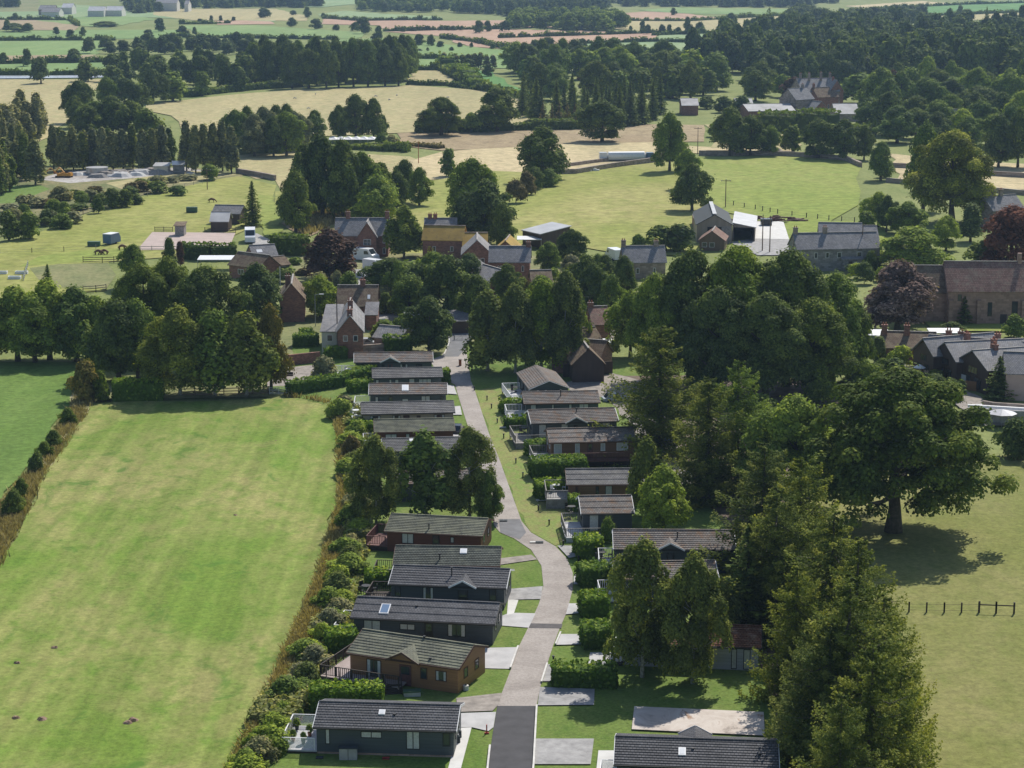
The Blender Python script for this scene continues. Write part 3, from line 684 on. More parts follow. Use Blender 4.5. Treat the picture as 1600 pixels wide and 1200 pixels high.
def hedge(pts, w, h, leaf, label, group=None, ls=.16, rough=.12, name="hedge", seed=3, cat="hedge", world=False, mat2=None):
    """clipped or rough hedge along a line: an inner body and a coat of leaves, one mesh"""
    rng = np.random.default_rng(seed+int(abs(pts[0][0])*7+abs(pts[0][1])*13)); P = [Vector((*p, 0)) if world else G(*p) for p in pts]
    Ps, Ns, Ss, Ts = [], [], [], []; mb = MB()
    tot = 0
    for a, b in zip(P, P[1:]):
        d = b-a; L = d.length; d.normalize(); nn = Vector((-d.y, d.x, 0)); nseg = max(1, int(L/(w*1.6)))
        for k in range(nseg):
            hh = h*(1+rng.normal()*rough); ww = w*(1+rng.normal()*rough*.7)
            s0, s1 = L*k/nseg, L*(k+1)/nseg; i = .86
            c0, c1 = a+d*s0, a+d*s1
            q = [c0-nn*ww/2*i, c1-nn*ww/2*i, c1+nn*ww/2*i, c0+nn*ww/2*i]
            mb.poly([(*p.xy, 0.0) for p in q]+[(*p.xy, hh*i) for p in q], [(0,3,2,1),(4,5,6,7),(0,1,5,4),(1,2,6,5),(2,3,7,6),(3,0,4,7)])
            seg = s1-s0; area = seg*(ww+2*hh); n = max(4, int(1.25*area/(3.2*ls*ls)))
            u = rng.random(n)*seg+s0; f = rng.random(n)*(ww+2*hh)
            side = np.where(f < hh, -1, np.where(f > hh+ww, 1, 0)); z = np.where(side == -1, f, np.where(side == 1, f-hh-ww, hh))
            off = np.where(side == 0, f-hh-ww/2, side*ww/2)+rng.normal(size=n)*ls*.5; z = z+np.abs(rng.normal(size=n))*ls*.5*(side == 0)
            dd = np.array(d); nv = np.array(nn); A = np.array(a)
            Ps.append(A+dd*u[:, None]+nv*off[:, None]+np.array([0, 0, 1])*z[:, None])
            Ns.append(unit(nv*side[:, None]+np.array([0, 0, 1])*(side == 0)[:, None]+rng.normal(size=(n, 3))*.55))
            Ss.append(ls*rng.uniform(.6, 1.2, n)); Ts.append(np.clip(.35+.3*(side == 0)+rng.normal(size=n)*.2, 0, 1))  # top leaves tinted lighter than the sides: sunlit top put into the colour
    # end caps
    for e, s in ((P[0], -1), (P[-1], 1)):
        d = (P[1]-P[0]).normalized() if s < 0 else (P[-1]-P[-2]).normalized(); nn = Vector((-d.y, d.x, 0))
        n = int(1.25*w*h/(3.2*ls*ls)); o_ = (rng.random(n)-.5)*w; z = rng.random(n)*h
        Ps.append(np.array(e)+np.array(nn)*o_[:, None]+np.array([0, 0, 1])*z[:, None]+np.array(d)*s*rng.random(n)[:, None]*ls)
        Ns.append(unit(np.array(d)*s+rng.normal(size=(n, 3))*.5)); Ss.append(ls*rng.uniform(.6, 1.2, n)); Ts.append(np.clip(.35+rng.normal(size=n)*.2, 0, 1))
    V, Fc = rot_quads(np.concatenate(Ps), np.concatenate(Ns), np.concatenate(Ss), rng)
    V[:, 2] = np.maximum(V[:, 2], .02); nv = len(V)
    V2 = np.concatenate([V, np.array(mb.v)]); F2 = np.concatenate([Fc, np.array(mb.f)+nv])
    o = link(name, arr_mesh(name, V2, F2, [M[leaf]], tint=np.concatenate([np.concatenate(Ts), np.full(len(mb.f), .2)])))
    return lab(o, label, cat, group)
def grass_strip(poly_px, n, h, mat, label, seed=4, wid=.10, name="long_grass"):
    rng = random.Random(seed); V = []; xs = [p[0] for p in poly_px]; ys = [p[1] for p in poly_px]; k = 0; T = []
    while k < n:
        x, y = rng.uniform(min(xs), max(xs)), rng.uniform(min(ys), max(ys)); c = False
        for (x1, y1), (x2, y2) in zip(poly_px, poly_px[1:]+poly_px[:1]):
            if (y1 > y) != (y2 > y) and x < (x2-x1)*(y-y1)/(y2-y1)+x1: c = not c
        if not c: continue
        k += 1; P = G(x, y); t = rng.random()
        for j in range(5):
            bx, by = P.x+rng.gauss(0, .22), P.y+rng.gauss(0, .22); hh = h*rng.uniform(.45, 1.15); a = rng.uniform(0, 3.14); dx, dy = math.cos(a)*wid, math.sin(a)*wid
            lx, ly = rng.gauss(0, hh*.35), rng.gauss(0, hh*.35)
            V += [(bx-dx, by-dy, 0.02), (bx+dx, by+dy, 0.02), (bx+lx+dx*.3, by+ly+dy*.3, hh), (bx+lx-dx*.3, by+ly-dy*.3, hh)]; T.append(min(1, max(0, t*.7+rng.random()*.3)))
    o = link(name, arr_mesh(name, V, np.arange(len(V)).reshape(-1, 4), [M[mat]], tint=T)); lab(o, label, "grass", kind='stuff'); return o
# ------------------------------------------------------------------ trees and hedges, from near to far
# the great oak and its neighbours
T = tree
T('oak','o',1396,580,834,304,"huge spreading oak with a bare leaning trunk alone in the right pasture")
T('broad','l',1238,622,800,150,"pale green broadleaf tree tucked behind the left side of the great oak")
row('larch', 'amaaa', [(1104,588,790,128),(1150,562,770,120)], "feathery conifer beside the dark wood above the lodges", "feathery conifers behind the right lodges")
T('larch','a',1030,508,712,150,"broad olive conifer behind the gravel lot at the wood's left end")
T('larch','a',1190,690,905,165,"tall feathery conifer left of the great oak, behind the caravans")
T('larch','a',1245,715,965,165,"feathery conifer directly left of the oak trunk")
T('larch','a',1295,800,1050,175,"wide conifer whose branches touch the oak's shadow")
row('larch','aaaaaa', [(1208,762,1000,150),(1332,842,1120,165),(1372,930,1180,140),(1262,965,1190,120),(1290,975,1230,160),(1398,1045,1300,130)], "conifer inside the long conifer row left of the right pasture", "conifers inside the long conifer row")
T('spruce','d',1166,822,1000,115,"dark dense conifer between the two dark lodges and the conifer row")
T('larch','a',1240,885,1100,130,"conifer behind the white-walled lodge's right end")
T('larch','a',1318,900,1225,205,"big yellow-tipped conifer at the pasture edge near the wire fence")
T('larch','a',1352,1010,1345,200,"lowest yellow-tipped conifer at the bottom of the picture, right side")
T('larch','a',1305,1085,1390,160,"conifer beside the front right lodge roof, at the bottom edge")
row('broad','mdmdmd', [(1022,432,600,112),(1078,392,598,140),(1150,384,606,150),(1228,394,606,150),(1300,428,600,128)], "tall tree on the crest of the dense dark wood", "tall trees of the dense wood above the lodges")
row('broad','dddd', [(1120,452,622,128),(1196,462,628,140),(1268,470,622,136),(1330,470,600,80)], "shaded tree in the front of the dense dark wood", "front trees of the dense wood")
T('broad','l',985,455,560,75,"light green tree at the left tip of the dense wood")
T('broad','u',1402,408,518,128,"wide purple-grey copper beech in front of the abbey wall")
T('broad','r',1580,322,424,118,"deep red copper beech behind the abbey roof")
T('broad','y',1487,204,348,132,"great yellowish-green lime tree standing highest at right")
T('broad','m',1442,195,330,70,"green tree half hidden behind the yellowish lime")
row('broad','mlm', [(1372,300,356,52),(1352,330,372,40)], "dense green tree at the pasture corner behind the stone farmhouse", "trees at the pasture corner")
T('broad','l',1425,355,424,112,"round light green tree touching the right end of the long farmhouse")
T('broad','l',1478,337,392,50,"loose light green tree right of the farmhouse's round tree")
T('cypress','s',1516,318,378,32,"slim dark conifer left of the red beech")
T('broad','d',1538,375,420,50,"dark bush tree above the abbey roof left of the red beech")
T('broad','m',1418,315,366,64,"mid green tree below the yellowish lime's left foot")
T('broad','d',1385,305,362,36,"narrow dark tree above the farmhouse end")
T('broad','m',1376,222,282,46,"small tree growing on the right pasture's wall corner")
T('shrub','r',1378,262,278,22,"small maroon bush at the wall corner of the right pasture")
T('spruce','s',1506,464,508,34,"dark conical conifer on the lawn before the abbey")
T('shrub','d',1488,503,524,40,"round dark bush on the lawn left of the conical conifer")
row('shrub','mw', [(1584,492,528,42),(1640,490,530,40)], "flowering bush at the abbey lawn's right end", "bushes at the abbey lawn")
T('spruce','s',1560,556,624,52,"dark blue-green conifer in front of the third timber gable")
T('cypress','s',1372,525,568,22,"small dark cypress beside the white canopy")
T('shrub','l',1406,540,576,42,"yellow-green bush in front of the first timber gable")
T('shrub','y',1462,578,594,30,"yellow shrub above the oak crown near the timber gables")
row('shrub','ss', [(1481,590,612,17),(1500,592,618,19)], "clipped dark ball bush above the oak crown", "two clipped ball bushes")
row('shrub','ddm', [(1586,655,716,60),(1640,650,730,70)], "dark bush below the grey wall at the right edge", "bushes below the grey wall")
row('broad','mdd', [(1345,560,610,60),(1395,560,606,50)], "low green tree behind the great oak's crown", "low trees behind the great oak")
# lodge park
T('birch','b',588,682,822,78,"slim drooping birch with thin trunk at the left of the lodge park trees")
T('birch','m',664,676,812,92,"full green birch in the middle of the lodge park clump")
T('birch','b',734,668,812,82,"tall birch beside the road in the lodge park clump")
T('broad','m',764,738,818,48,"low light tree overhanging the road's left edge")
T('birch','b',1010,684,808,56,"slim birch in front of the brown lodge's right end")
T('broad','l',1036,728,838,92,"leafy yellow-tipped tree right of the two small lodges")
T('birch','b',1003,846,1062,112,"left of two airy birches in front of the white-walled lodge")
T('birch','b',1082,868,1072,98,"right of two airy birches in front of the white-walled lodge")
T('birch','b',1126,905,1010,60,"short birch behind the pair of airy birches")
T('shrub','m',950,808,850,32,"small round bush at the right end of the pale-decked lodge")
T('broad','g',506,556,602,38,"small round grey-green tree on the gravel yard by the white gate")
row('birch','bbmb', [(762,456,582,80),(805,446,585,74),(846,438,582,78),(882,424,584,76)], "tall birch behind the angled dark lodge", "birches behind the angled lodge")
T('birch','y',832,452,570,40,"yellowing birch in the middle of the tall birch row")
T('birch','m',900,452,560,44,"dark slim birch at the right end of the birch row")
T('broad','d',792,412,476,56,"dark green tree below the grey-roofed brick row")
T('broad','m',856,378,428,46,"round light green tree right of the grey-roofed brick row")
T('broad','d',893,358,414,46,"dark pointed tree at the pasture edge above the village")
T('broad','d',945,398,452,44,"dark tree left of the white van and cottages")
row('broad','dmdm', [(925,412,490,46),(955,430,500,46),(975,400,470,44)], "garden tree in the middle of the village lane", "garden trees along the village lane")
row('broad','dd', [(1030,352,392,50),(1062,350,394,50)], "round dark tree in front of the big barn's left side", "two round trees left of the big barn")
T('broad','m',997,366,396,26,"small light tree left of the two round trees by the barn")
T('broad','d',671,464,552,76,"dark dense conifer beside the park entrance")
row('broad','dmdd', [(612,404,468,80),(655,412,490,84),(698,400,505,98),(745,430,512,66),(640,430,500,70)], "dark tree in the village behind the white-ended house", "dark trees in the middle of the village")
T('broad','l',501,430,497,62,"bright green round tree between the two brick gable houses")
T('birch','c',516,358,438,88,"wide dark copper tree in front of the twin-gabled farmhouse")
T('birch','d',631,322,404,58,"tall dark green tree right of the twin-gabled farmhouse")
T('shrub','G',674,364,404,36,"golden yellow shrub in front of the ochre-roofed house")
T('broad','l',590,274,352,80,"bright green round tree behind the twin-gabled farmhouse")
T('broad','d',462,268,364,60,"dark tree at the bend of the track, left of the village wood")
row('broad','dodmd', [(476,226,340,66),(504,212,342,76),(536,220,346,76),(566,238,342,70),(596,254,338,60),(620,266,330,46)], "tall dark pine in the wood above the village", "pines of the wood above the village")
row('broad','mdm', [(632,250,318,48),(655,262,322,40),(452,292,352,40)], "round tree at the edge of the wood above the village", "edge trees of the wood above the village")
row('broad','dmd', [(738,248,352,74),(760,282,382,96),(726,300,380,50),(785,318,392,50)], "dark spreading tree above the ochre gable barn", "dark trees above the ochre gable barn")
T('broad','m',701,232,276,30,"small lone tree on the straw field above the village")
row('shrub','wwdm', [(806,280,318,34),(822,268,305,34),(836,262,296,34),(856,264,292,42)], "brownish thicket bush beside the pasture tree", "thicket bushes beside the pasture tree")
T('broad','o',848,198,284,86,"tall dark tree with layered crown on the long pasture wall")
T('broad','d',941,158,222,76,"broad dark tree on the straw field before the spruce grove")
T('broad','m',1046,176,268,58,"tall two-toned tree at the pasture wall's bend")
T('broad','l',1072,234,296,42,"light green tree directly behind the dark barn tree")
T('broad','d',1081,256,330,64,"dark round tree casting a shadow left of the big barn")
T('oak','o',690,152,212,74,"lone spreading oak on the tan hill field")
T('broad','d',777,138,206,76,"large dark tree right of the lone hill oak")
T('broad','l',736,176,208,28,"pale bush tree between the hill oak and the large dark tree")
# gardens of the village
for k, (poly, n) in enumerate([([(440,405),(560,440),(640,500),(700,510),(690,545),(600,545),(560,500),(470,470),(430,440)], 34), ([(590,412),(760,455),(900,440),(960,470),(950,520),(900,540),(740,520),(700,480),(600,440)], 40), ([(860,400),(980,420),(1000,450),(960,500),(905,470),(850,430)], 16)]):
    scatter('shrub', 'mdlmgw', poly, n, (1.5,4.2), (2.4,5.5), "garden bush among the village houses", "garden bushes among the village houses", 40+k)
scatter('broad', 'mdlm', [(560,420),(900,445),(960,480),(900,530),(740,500),(640,500),(560,450)], 7, (5,9), (6,10), "mid-sized garden tree among the village houses", "garden trees among the village houses", 46)
scatter('shrub', 'mdld', [(1350,560),(1440,590),(1500,630),(1420,640),(1300,600)], 14, (2,4), (3,6), "bush in the gardens above the great oak", "bushes in the gardens above the oak", 47)
scatter('shrub', 'dmld', [(1240,405),(1380,410),(1410,430),(1370,450),(1300,430)], 12, (2,5), (3,6), "bush between the farmhouse and the dense wood", "bushes below the long farmhouse", 48)
scatter('shrub', 'dmdd', [(1000,610),(1280,620),(1300,680),(1200,700),(1010,660)], 14, (2,5), (3,7), "dark undergrowth bush beneath the dense wood", "undergrowth bushes beneath the dense wood", 49)
# left side
T('spruce','m',76,412,462,32,"pointed light fir rising behind the left corner copse")
row('broad','llllml', [(-22,462,566,100),(28,448,564,112),(78,438,562,112),(120,448,564,104),(150,464,564,84),(55,462,568,100)], "bright green tree in the copse at the left corner", "copse trees at the left corner")
row('broad','dddd', [(225,412,560,120),(268,405,556,110),(325,415,566,120),(402,412,512,90)], "large dark tree in the clump above the meadow", "large dark trees above the meadow")
row('broad','mdm', [(186,470,596,92),(216,470,594,80),(160,500,592,50)], "dark green tree at the meadow's top left corner", "dark trees at the meadow's top left corner")
T('broad','m',210,382,450,56,"smaller grey-green tree at the upper left of the dark clump")
row('birch','bmbb', [(282,480,620,98),(336,486,620,92),(386,490,620,90)], "weeping tree standing over the timber rail fence", "weeping trees over the rail fence")
T('broad','t',424,478,610,60,"weeping tree with orange-tinted top at the rail fence's right end")
T('cypress','h',265,371,418,19,"green columnar cypress below the sand arena")
T('cypress','c',282,377,418,13,"darker slimmer columnar cypress right of the green one")
row('shrub','th', [(136,564,628,52),(158,580,628,34)], "dry-topped bush where the two left fields meet", "bushes where the left fields meet")
row('shrub','dhdhdh', [(107,638,664,28),(84,672,700,30),(70,690,716,28),(58,706,740,28),(34,748,778,26),(22,766,806,38)], "round bush in the dry hedge strip between the two left meadows", "bushes in the dry strip between the left meadows")
T('spruce','d',395,282,354,38,"dark conifer right of the stable sheds")
T('broad','h',154,308,334,18,"small bright green bush on the left pasture ridge")
row('broad','ddd', [(176,294,326,34),(196,296,324,30),(214,304,320,22)], "dark bush on the left pasture ridge", "dark bushes on the left pasture ridge")
row('broad','dm', [(14,330,376,36),(46,332,374,40)], "round tree below the left pasture ridge", "round trees below the left pasture ridge")
scatter('shrub', 'gmdw', [(0,325),(130,300),(300,278),(300,290),(130,332),(20,372)], 30, (1.5,4), (4,8), "low bush in the scrub land beyond the left pasture", "low bushes in the scrub land", 50)
row('shrub','gmg', [(80,330,352,30),(98,334,358,40),(116,330,350,30)], "grey-green scrub bush beyond the left pasture", "scrub bushes beyond the left pasture")
T('shrub','m',278,290,306,34,"low bush on the horizon of the left pasture")
# shrub belt along the lodges
sh = random.Random(9)
hedge([(545,640),(560,700),(562,780),(562,850),(548,900),(531,950),(514,1000),(482,1050),(452,1095),(424,1140),(402,1190),(384,1230)], 3.0, .9, 'l_poplar', "low tangled bramble scrub under the shrub belt by the lodges", None, .17, .38, "scrub_hedge", 3, "scrub")
bel = [(540,640),(556,700),(558,780),(560,850),(545,900),(528,950),(512,1000),(484,1050),(458,1095),(430,1140),(408,1190),(390,1230)]
items = []
for i in range(42):
    f = i/41*(len(bel)-1); k = min(int(f), len(bel)-2); u = f-k
    x = bel[k][0]+(bel[k+1][0]-bel[k][0])*u+sh.uniform(-15, 14); y = bel[k][1]+(bel[k+1][1]-bel[k][1])*u+sh.uniform(-6, 6)
    s = (.75+y/1500); hh = sh.uniform(15, 30)*s
    items.append((x, y-hh, y, hh*sh.uniform(1.2, 1.9)))
row('shrub', 'lglmgmlb', items, "grey-green shrub in the belt between the meadow and the lodges", "shrubs in the belt along the lodges")
T('shrub','w',548,680,716,30,"brown dying bush in the shrub belt beside the lodges")
# left poplars and willows
row('poplar','pppgp', [(8+i*13, 186+((i*5) % 7)*2, 262+(i % 3)*3, 17) for i in range(-3, 2)]+[(34,196,268,20)], "dark poplar at the far left edge below the grey willows", "poplars at the far left edge")
scatter('poplar', 'ggg', [(-30,225),(64,205),(66,228),(30,248),(-30,252)], 22, (12,17), (5,7), "grey-leaved willow in the grove at the far left", "grey willows at the far left", 3, "willow_tree", "willow")
scatter('poplar', 'pdp', [(-30,275),(60,268),(80,282),(40,300),(-30,320)], 16, (10,15), (4,6), "poplar at the left edge before the works yard", "poplars before the works yard", 4)
row('poplar','pppbp', [(84+i*15.5, 196+((i*7) % 11), 264+((i*3) % 4), 22) for i in range(12)], "tall poplar behind the works yard", "poplars behind the works yard")
row('poplar','pppp', [(292+i*14, 190+((i*7) % 9), 268+((i*3) % 4), 24) for i in range(6)], "tall poplar right of the works yard", "poplars right of the works yard")
row('poplar','ddp', [(94+i*19, 200+((i*7) % 9), 258, 22) for i in range(10)], "dark poplar in the back row behind the works yard", "back row of poplars behind the works yard")
T('shrub','m',328,256,282,36,"round bush at the right end of the works yard")
row('broad','dddmdd', [(124,126,192,52),(150,158,206,56),(176,150,210,60),(205,158,212,58),(228,170,216,50),(138,165,212,54),(118,150,200,40)], "dark round tree on the left wood's lower edge", "dark round trees on the left wood's lower edge")
row('broad','mdddm', [(168,120,176,44),(196,122,176,46),(218,130,172,40),(240,108,162,50),(270,112,158,52),(316,112,150,30),(368,98,142,34)], "dark round tree below the tan hill field's hedge", "dark round trees by the hill field hedge")
T('broad','d',64,89,131,35,"lone round tree on the near bank of the river")
T('broad','d',133,94,128,34,"dark tree beside the river, right of the lone round one")
scatter('broad', 'gmp', [(170,120),(400,112),(400,138),(300,146),(170,140)], 26, (11,16), (9,13), None, None, 5)
scatter('broad', 'gdm', [(140,76),(400,76),(410,86),(140,88)], 26, (7,12), (9,13), None, None, 6)
scatter('broad', 'ddm', [(398,122),(470,128),(632,124),(634,134),(500,140),(398,136)], 40, (18,25), (11,16), "tall dark pine in the plantation above the hill field", "pines of the plantation above the hill field", 7, "pine_tree")
scatter('broad', 'dmd', [(395,115),(640,112),(640,126),(395,126)], 22, (17,22), (12,16), "dark tree at the back of the plantation above the hill field", "back trees of the plantation", 8)
scatter('broad', 'pmd', [(362,232),(450,226),(470,236),(445,246),(365,244)], 14, (11,15), (9,12), "grey-green tree right of the poplars below the hill field", "trees below the hill field", 9)
row('broad','ddmdd', [(432,164,228,46),(462,176,226,44),(492,172,226,42),(530,164,220,40),(556,148,218,50),(584,154,218,42),(598,180,214,24)], "dark tree in the row below the tan hill field", "row of dark trees below the hill field")
row('shrub','hgm', [(596,208,228,20),(612,210,232,28),(632,222,238,16)], "round bush beside the white marquee", "bushes beside the white marquee")
# park and village woods on the upper right
scatter('broad', 'dmdml', [(800,112),(870,110),(1000,112),(1120,118),(1120,132),(1000,128),(860,132),(800,128)], 26, (13,20), (13,19), "rounded tree in the park wood beyond the spruce grove", "rounded trees of the park wood", 11)
scatter('broad', 'dmdmb', [(820,142),(1040,136),(1200,142),(1190,160),(1050,158),(830,160)], 20, (13,18), (12,17), "rounded tree in the middle rows of the park wood", "middle trees of the park wood", 12)
scatter('spruce', 'sds', [(808,176),(1040,172),(1046,198),(930,200),(808,198)], 34, (13,18), (5,8), "dark pointed spruce in the grove behind the straw field", "spruces of the grove behind the straw field", 13)
row('spruce','www', [(848,158,198,16),(862,162,198,15),(874,158,198,16),(886,160,198,16),(898,162,198,15)], "dying brown spruce at the front of the grove", "dying brown spruces")
T('broad','c',924,102,150,44,"dark copper beech rising from the park wood")
T('spruce','s',1040,82,152,42,"tall dark redwood-like conifer in the park wood")
T('broad','d',820,66,118,40,"big rounded tree at the left end of the park wood")
T('broad','c',1393,110,165,40,"dark red beech beside the manor house")
row('broad','ddmd', [(1140,168,243,70),(1172,180,244,60),(1204,196,243,40)], "dark tree at the upper left corner of the right pasture", "dark trees at the right pasture's upper corner")
row('broad','dddd', [(1278,186,248,60),(1318,186,250,60),(1238,196,238,40),(1350,196,250,34)], "dark spreading tree above the right pasture's curved wall", "dark trees above the curved wall")
scatter('broad', 'dmmld', [(1340,150),(1600,150),(1660,178),(1500,186),(1340,176)], 26, (12,19), (12,18), "parkland tree beyond the manor house", "parkland trees beyond the manor house", 14)
scatter('broad', 'dmdlm', [(1350,184),(1600,186),(1680,210),(1600,240),(1440,236),(1390,222),(1350,205)], 24, (11,17), (11,16), "garden tree between the manor house and the yellowish lime", "trees between the manor and the lime", 15)
row('broad','dmd', [(1200,178,200,34),(1118,190,214,26),(1160,150,182,36),(1130,150,176,36),(1104,150,170,34)], "tree between the white barns of the manor farm", "trees between the manor farm's white barns")
scatter('broad', 'ddm', [(1190,128),(1340,130),(1340,142),(1200,140)], 12, (12,18), (11,16), "dark tree right behind the manor house", "dark trees behind the manor house", 16)
row('broad','mc', [(1222,116,152,30),(1240,120,154,32)], "rounded tree at the manor house's left wall", "rounded trees left of the manor house")
row('broad','ddd', [(1560,180,262,54),(1590,170,262,56),(1640,180,265,60)], "dark tree at the right edge behind the yellowish lime", "dark trees at the right edge")
wood("conifer_wood", ['spruce_lo','broad_lo','broad_lo'], 'l_dark', [(1080,112),(1140,66),(1250,52),(1480,56),(1720,52),(1720,140),(1350,134),(1200,128)], 560, (15,24), (10,17), "large dark conifer wood covering the slope at upper right", "wood", 21)
wood("far_wood", ['broad_lo','spruce_lo'], 'l_dark', [(740,8),(950,8),(950,18),(900,26),(790,26),(720,16)], 200, (12,18), (12,18), "dark blue wood on the skyline at top centre", "wood", 22)
wood("far_wood", ['broad_lo'], 'l_mid', [(800,34),(960,34),(975,46),(940,50),(800,46)], 110, (10,15), (12,18), "hazy rounded wood beyond the pinkish stubble fields", "wood", 23)
wood("far_wood", ['broad_lo','spruce_lo'], 'l_dark', [(-60,4),(20,4),(30,12),(-60,16)], 50, (9,14), (12,18), "dark trees at the picture's top left corner", "wood", 24)
wood("far_wood", ['broad_lo','spruce_lo'], 'l_dark', [(195,4),(500,2),(500,12),(300,14),(225,22),(195,18)], 210, (10,16), (12,18), "dark wood around the far farm buildings at top left", "wood", 25)
wood("far_wood", ['broad_lo'], 'l_dark', [(1240,28),(1330,36),(1440,28),(1440,42),(1230,46)], 90, (10,16), (12,18), "hazy trees above the conifer wood at upper right", "wood", 26)
wood("far_wood", ['broad_lo','spruce_lo'], 'l_spruce', [(950,0),(1250,-1),(1320,4),(1250,12),(950,11)], 230, (12,18), (12,18), "blue wood along the top edge right of centre", "wood", 27)
wood("far_wood", ['broad_lo'], 'l_mid', [(560,6),(760,8),(760,22),(560,18)], 110, (9,15), (12,18), "scattered hazy copse at top centre left", "wood", 28)
# far single trees (px, top, base, w)
far = [(24,20,32,14),(20,36,50,46),(44,36,51,20),(88,42,54,12),(110,46,60,16),(130,42,57,12),(166,33,42,46) ,(232,46,60,18),(250,28,50,20),(285,40,57,22),(304,42,56,10),
 (330,24,33,8),(345,24,33,8),(312,29,35,10),(365,26,33,8),(412,12,28,24),(456,27,42,18),(494,29,46,22),(526,38,48,14),(556,34,50,16),(568,26,53,26),(592,40,62,16),(586,52,62,16),
 (505,20,27,10),(458,16,24,12),(480,10,28,14),(570,0,14,16),(600,2,20,20),(655,53,71,20),(674,54,72,16),(688,64,74,14),(718,66,74,10),(737,66,75,6),(770,68,77,12),(655,58,70,14),
 (748,32,52,20),(762,32,50,14),(790,32,50,20),(708,40,48,12),(722,40,48,10),(690,40,48,10),(668,40,48,10),(630,42,50,12),(645,42,49,14),(656,76,80,8),(668,74,80,6),(706,73,80,8),
 (700,40,48,10),(856,58,76,30),(836,62,80,26),(910,60,78,18),(1004,32,52,12),(1012,38,54,12),(1034,38,54,14),(1046,38,54,12),(1060,42,54,12),(1074,26,54,16),(1094,34,50,18),(1128,38,48,14),(1142,20,38,20),
 (1178,28,50,24),(1154,42,50,8),(1052,12,24,12),(1090,66,88,18),(1075,68,86,16),(1042,68,90,20),(1500,8,26,14),(1455,20,34,18),(1330,12,30,20),(1350,16,34,24),(1256,4,18,12),(1640,20,34,16),
 (6,82,100,18),(42,76,104,20),(115,76,98,30),(12,30,50,14),(174,90,104,22),(948,42,52,6),(985,40,48,7),(640,92,106,8)]
for i, (a, b, c, d) in enumerate(far):
    far_tree(a, b, c, d)
build_far("many small hazy trees standing among the far valley fields and riverside wood")
row('poplar','ppp', [(694+i*9.5, 82+(i*5) % 6, 108, 13) for i in range(9)], "poplar in the short row before the green crop", "poplars before the green crop")
row('broad','dd', [(733,92,109,24),(763,100,120,20)], "clipped round tree beside the short poplar row", "round trees beside the short poplar row")
# hedges of the fields (far, rough)
def fh(pts, label, w=3.0, h=2.6, leaf='l_dark', ls=.8, group="dark hedges between the far fields"):
    return hedge(pts, w, h, leaf, label, group, ls, .3)
FH = "thin dark hedge dividing the far valley fields"
for pts in [[(-60,64),(180,63.3)],[(250,59),(400,60),(520,62)],[(-40,31),(110,32),(122,41)],[(640,110),(688,110),(740,138),(830,158)],
            [(505,29),(560,33),(690,31.5)],[(780,60),(1030,52)],[(893,69),(1020,65.5),(1140,69)],[(800,78),(900,79),(1060,84)],[(950,33),(1080,33.5),(1230,24.5)],
            [(690,60),(740,66),(800,79)],[(1370,15),(1500,8),(1600,5)],[(1250,34),(1380,30),(1460,25),(1600,19)],[(-60,101),(165,97)],[(630,92),(760,94)],[(280,38),(360,37)],[(-60,117.5),(170,117)],[(1020,56),(1170,50)],[(600,49),(780,46)]]:
    fh(pts, FH)
fh([(636,133),(700,134),(740,140),(800,148)], "low hedge along the top of the tan hill field", 3, 2.2, ls=.5, group=None)
fh([(288,152),(330,147),(400,140),(470,136)], "hedge bank between the left wood and the tan hill field", 3.5, 2.6, ls=.5, group=None)
fh([(690,104),(715,118),(745,139)], "broad pale hedge running down beside the dark green crop", 7, 5, 'l_mid', .6, group=None)
fh([(540,232),(600,236),(640,236)], "dark low hedge in front of the white marquee", 4, 2.5, ls=.45, group=None)
fh([(650,208),(760,206),(830,203),(930,202)], "dark hedge line below the lone hill oak", 5, 3.5, ls=.5, group=None)
fh([(1190,205),(1250,208),(1360,215)], "wood-edge hedge below the manor farm", 8, 6, ls=.7, group=None)
fh([(640,228),(690,233)], "reedy dark bank on the brown ground", 3, 1, 'l_brown', .4, group=None)
hedge([(286,404),(330,406),(368,405)], 3, 3.4, 'l_hedge', "clipped dark hedge below the sand arena", None, .3)
hedge([(425,398),(480,400)], 3.5, 4.4, 'l_hedge', "tall dark clipped hedge behind the skylit house", None, .3)
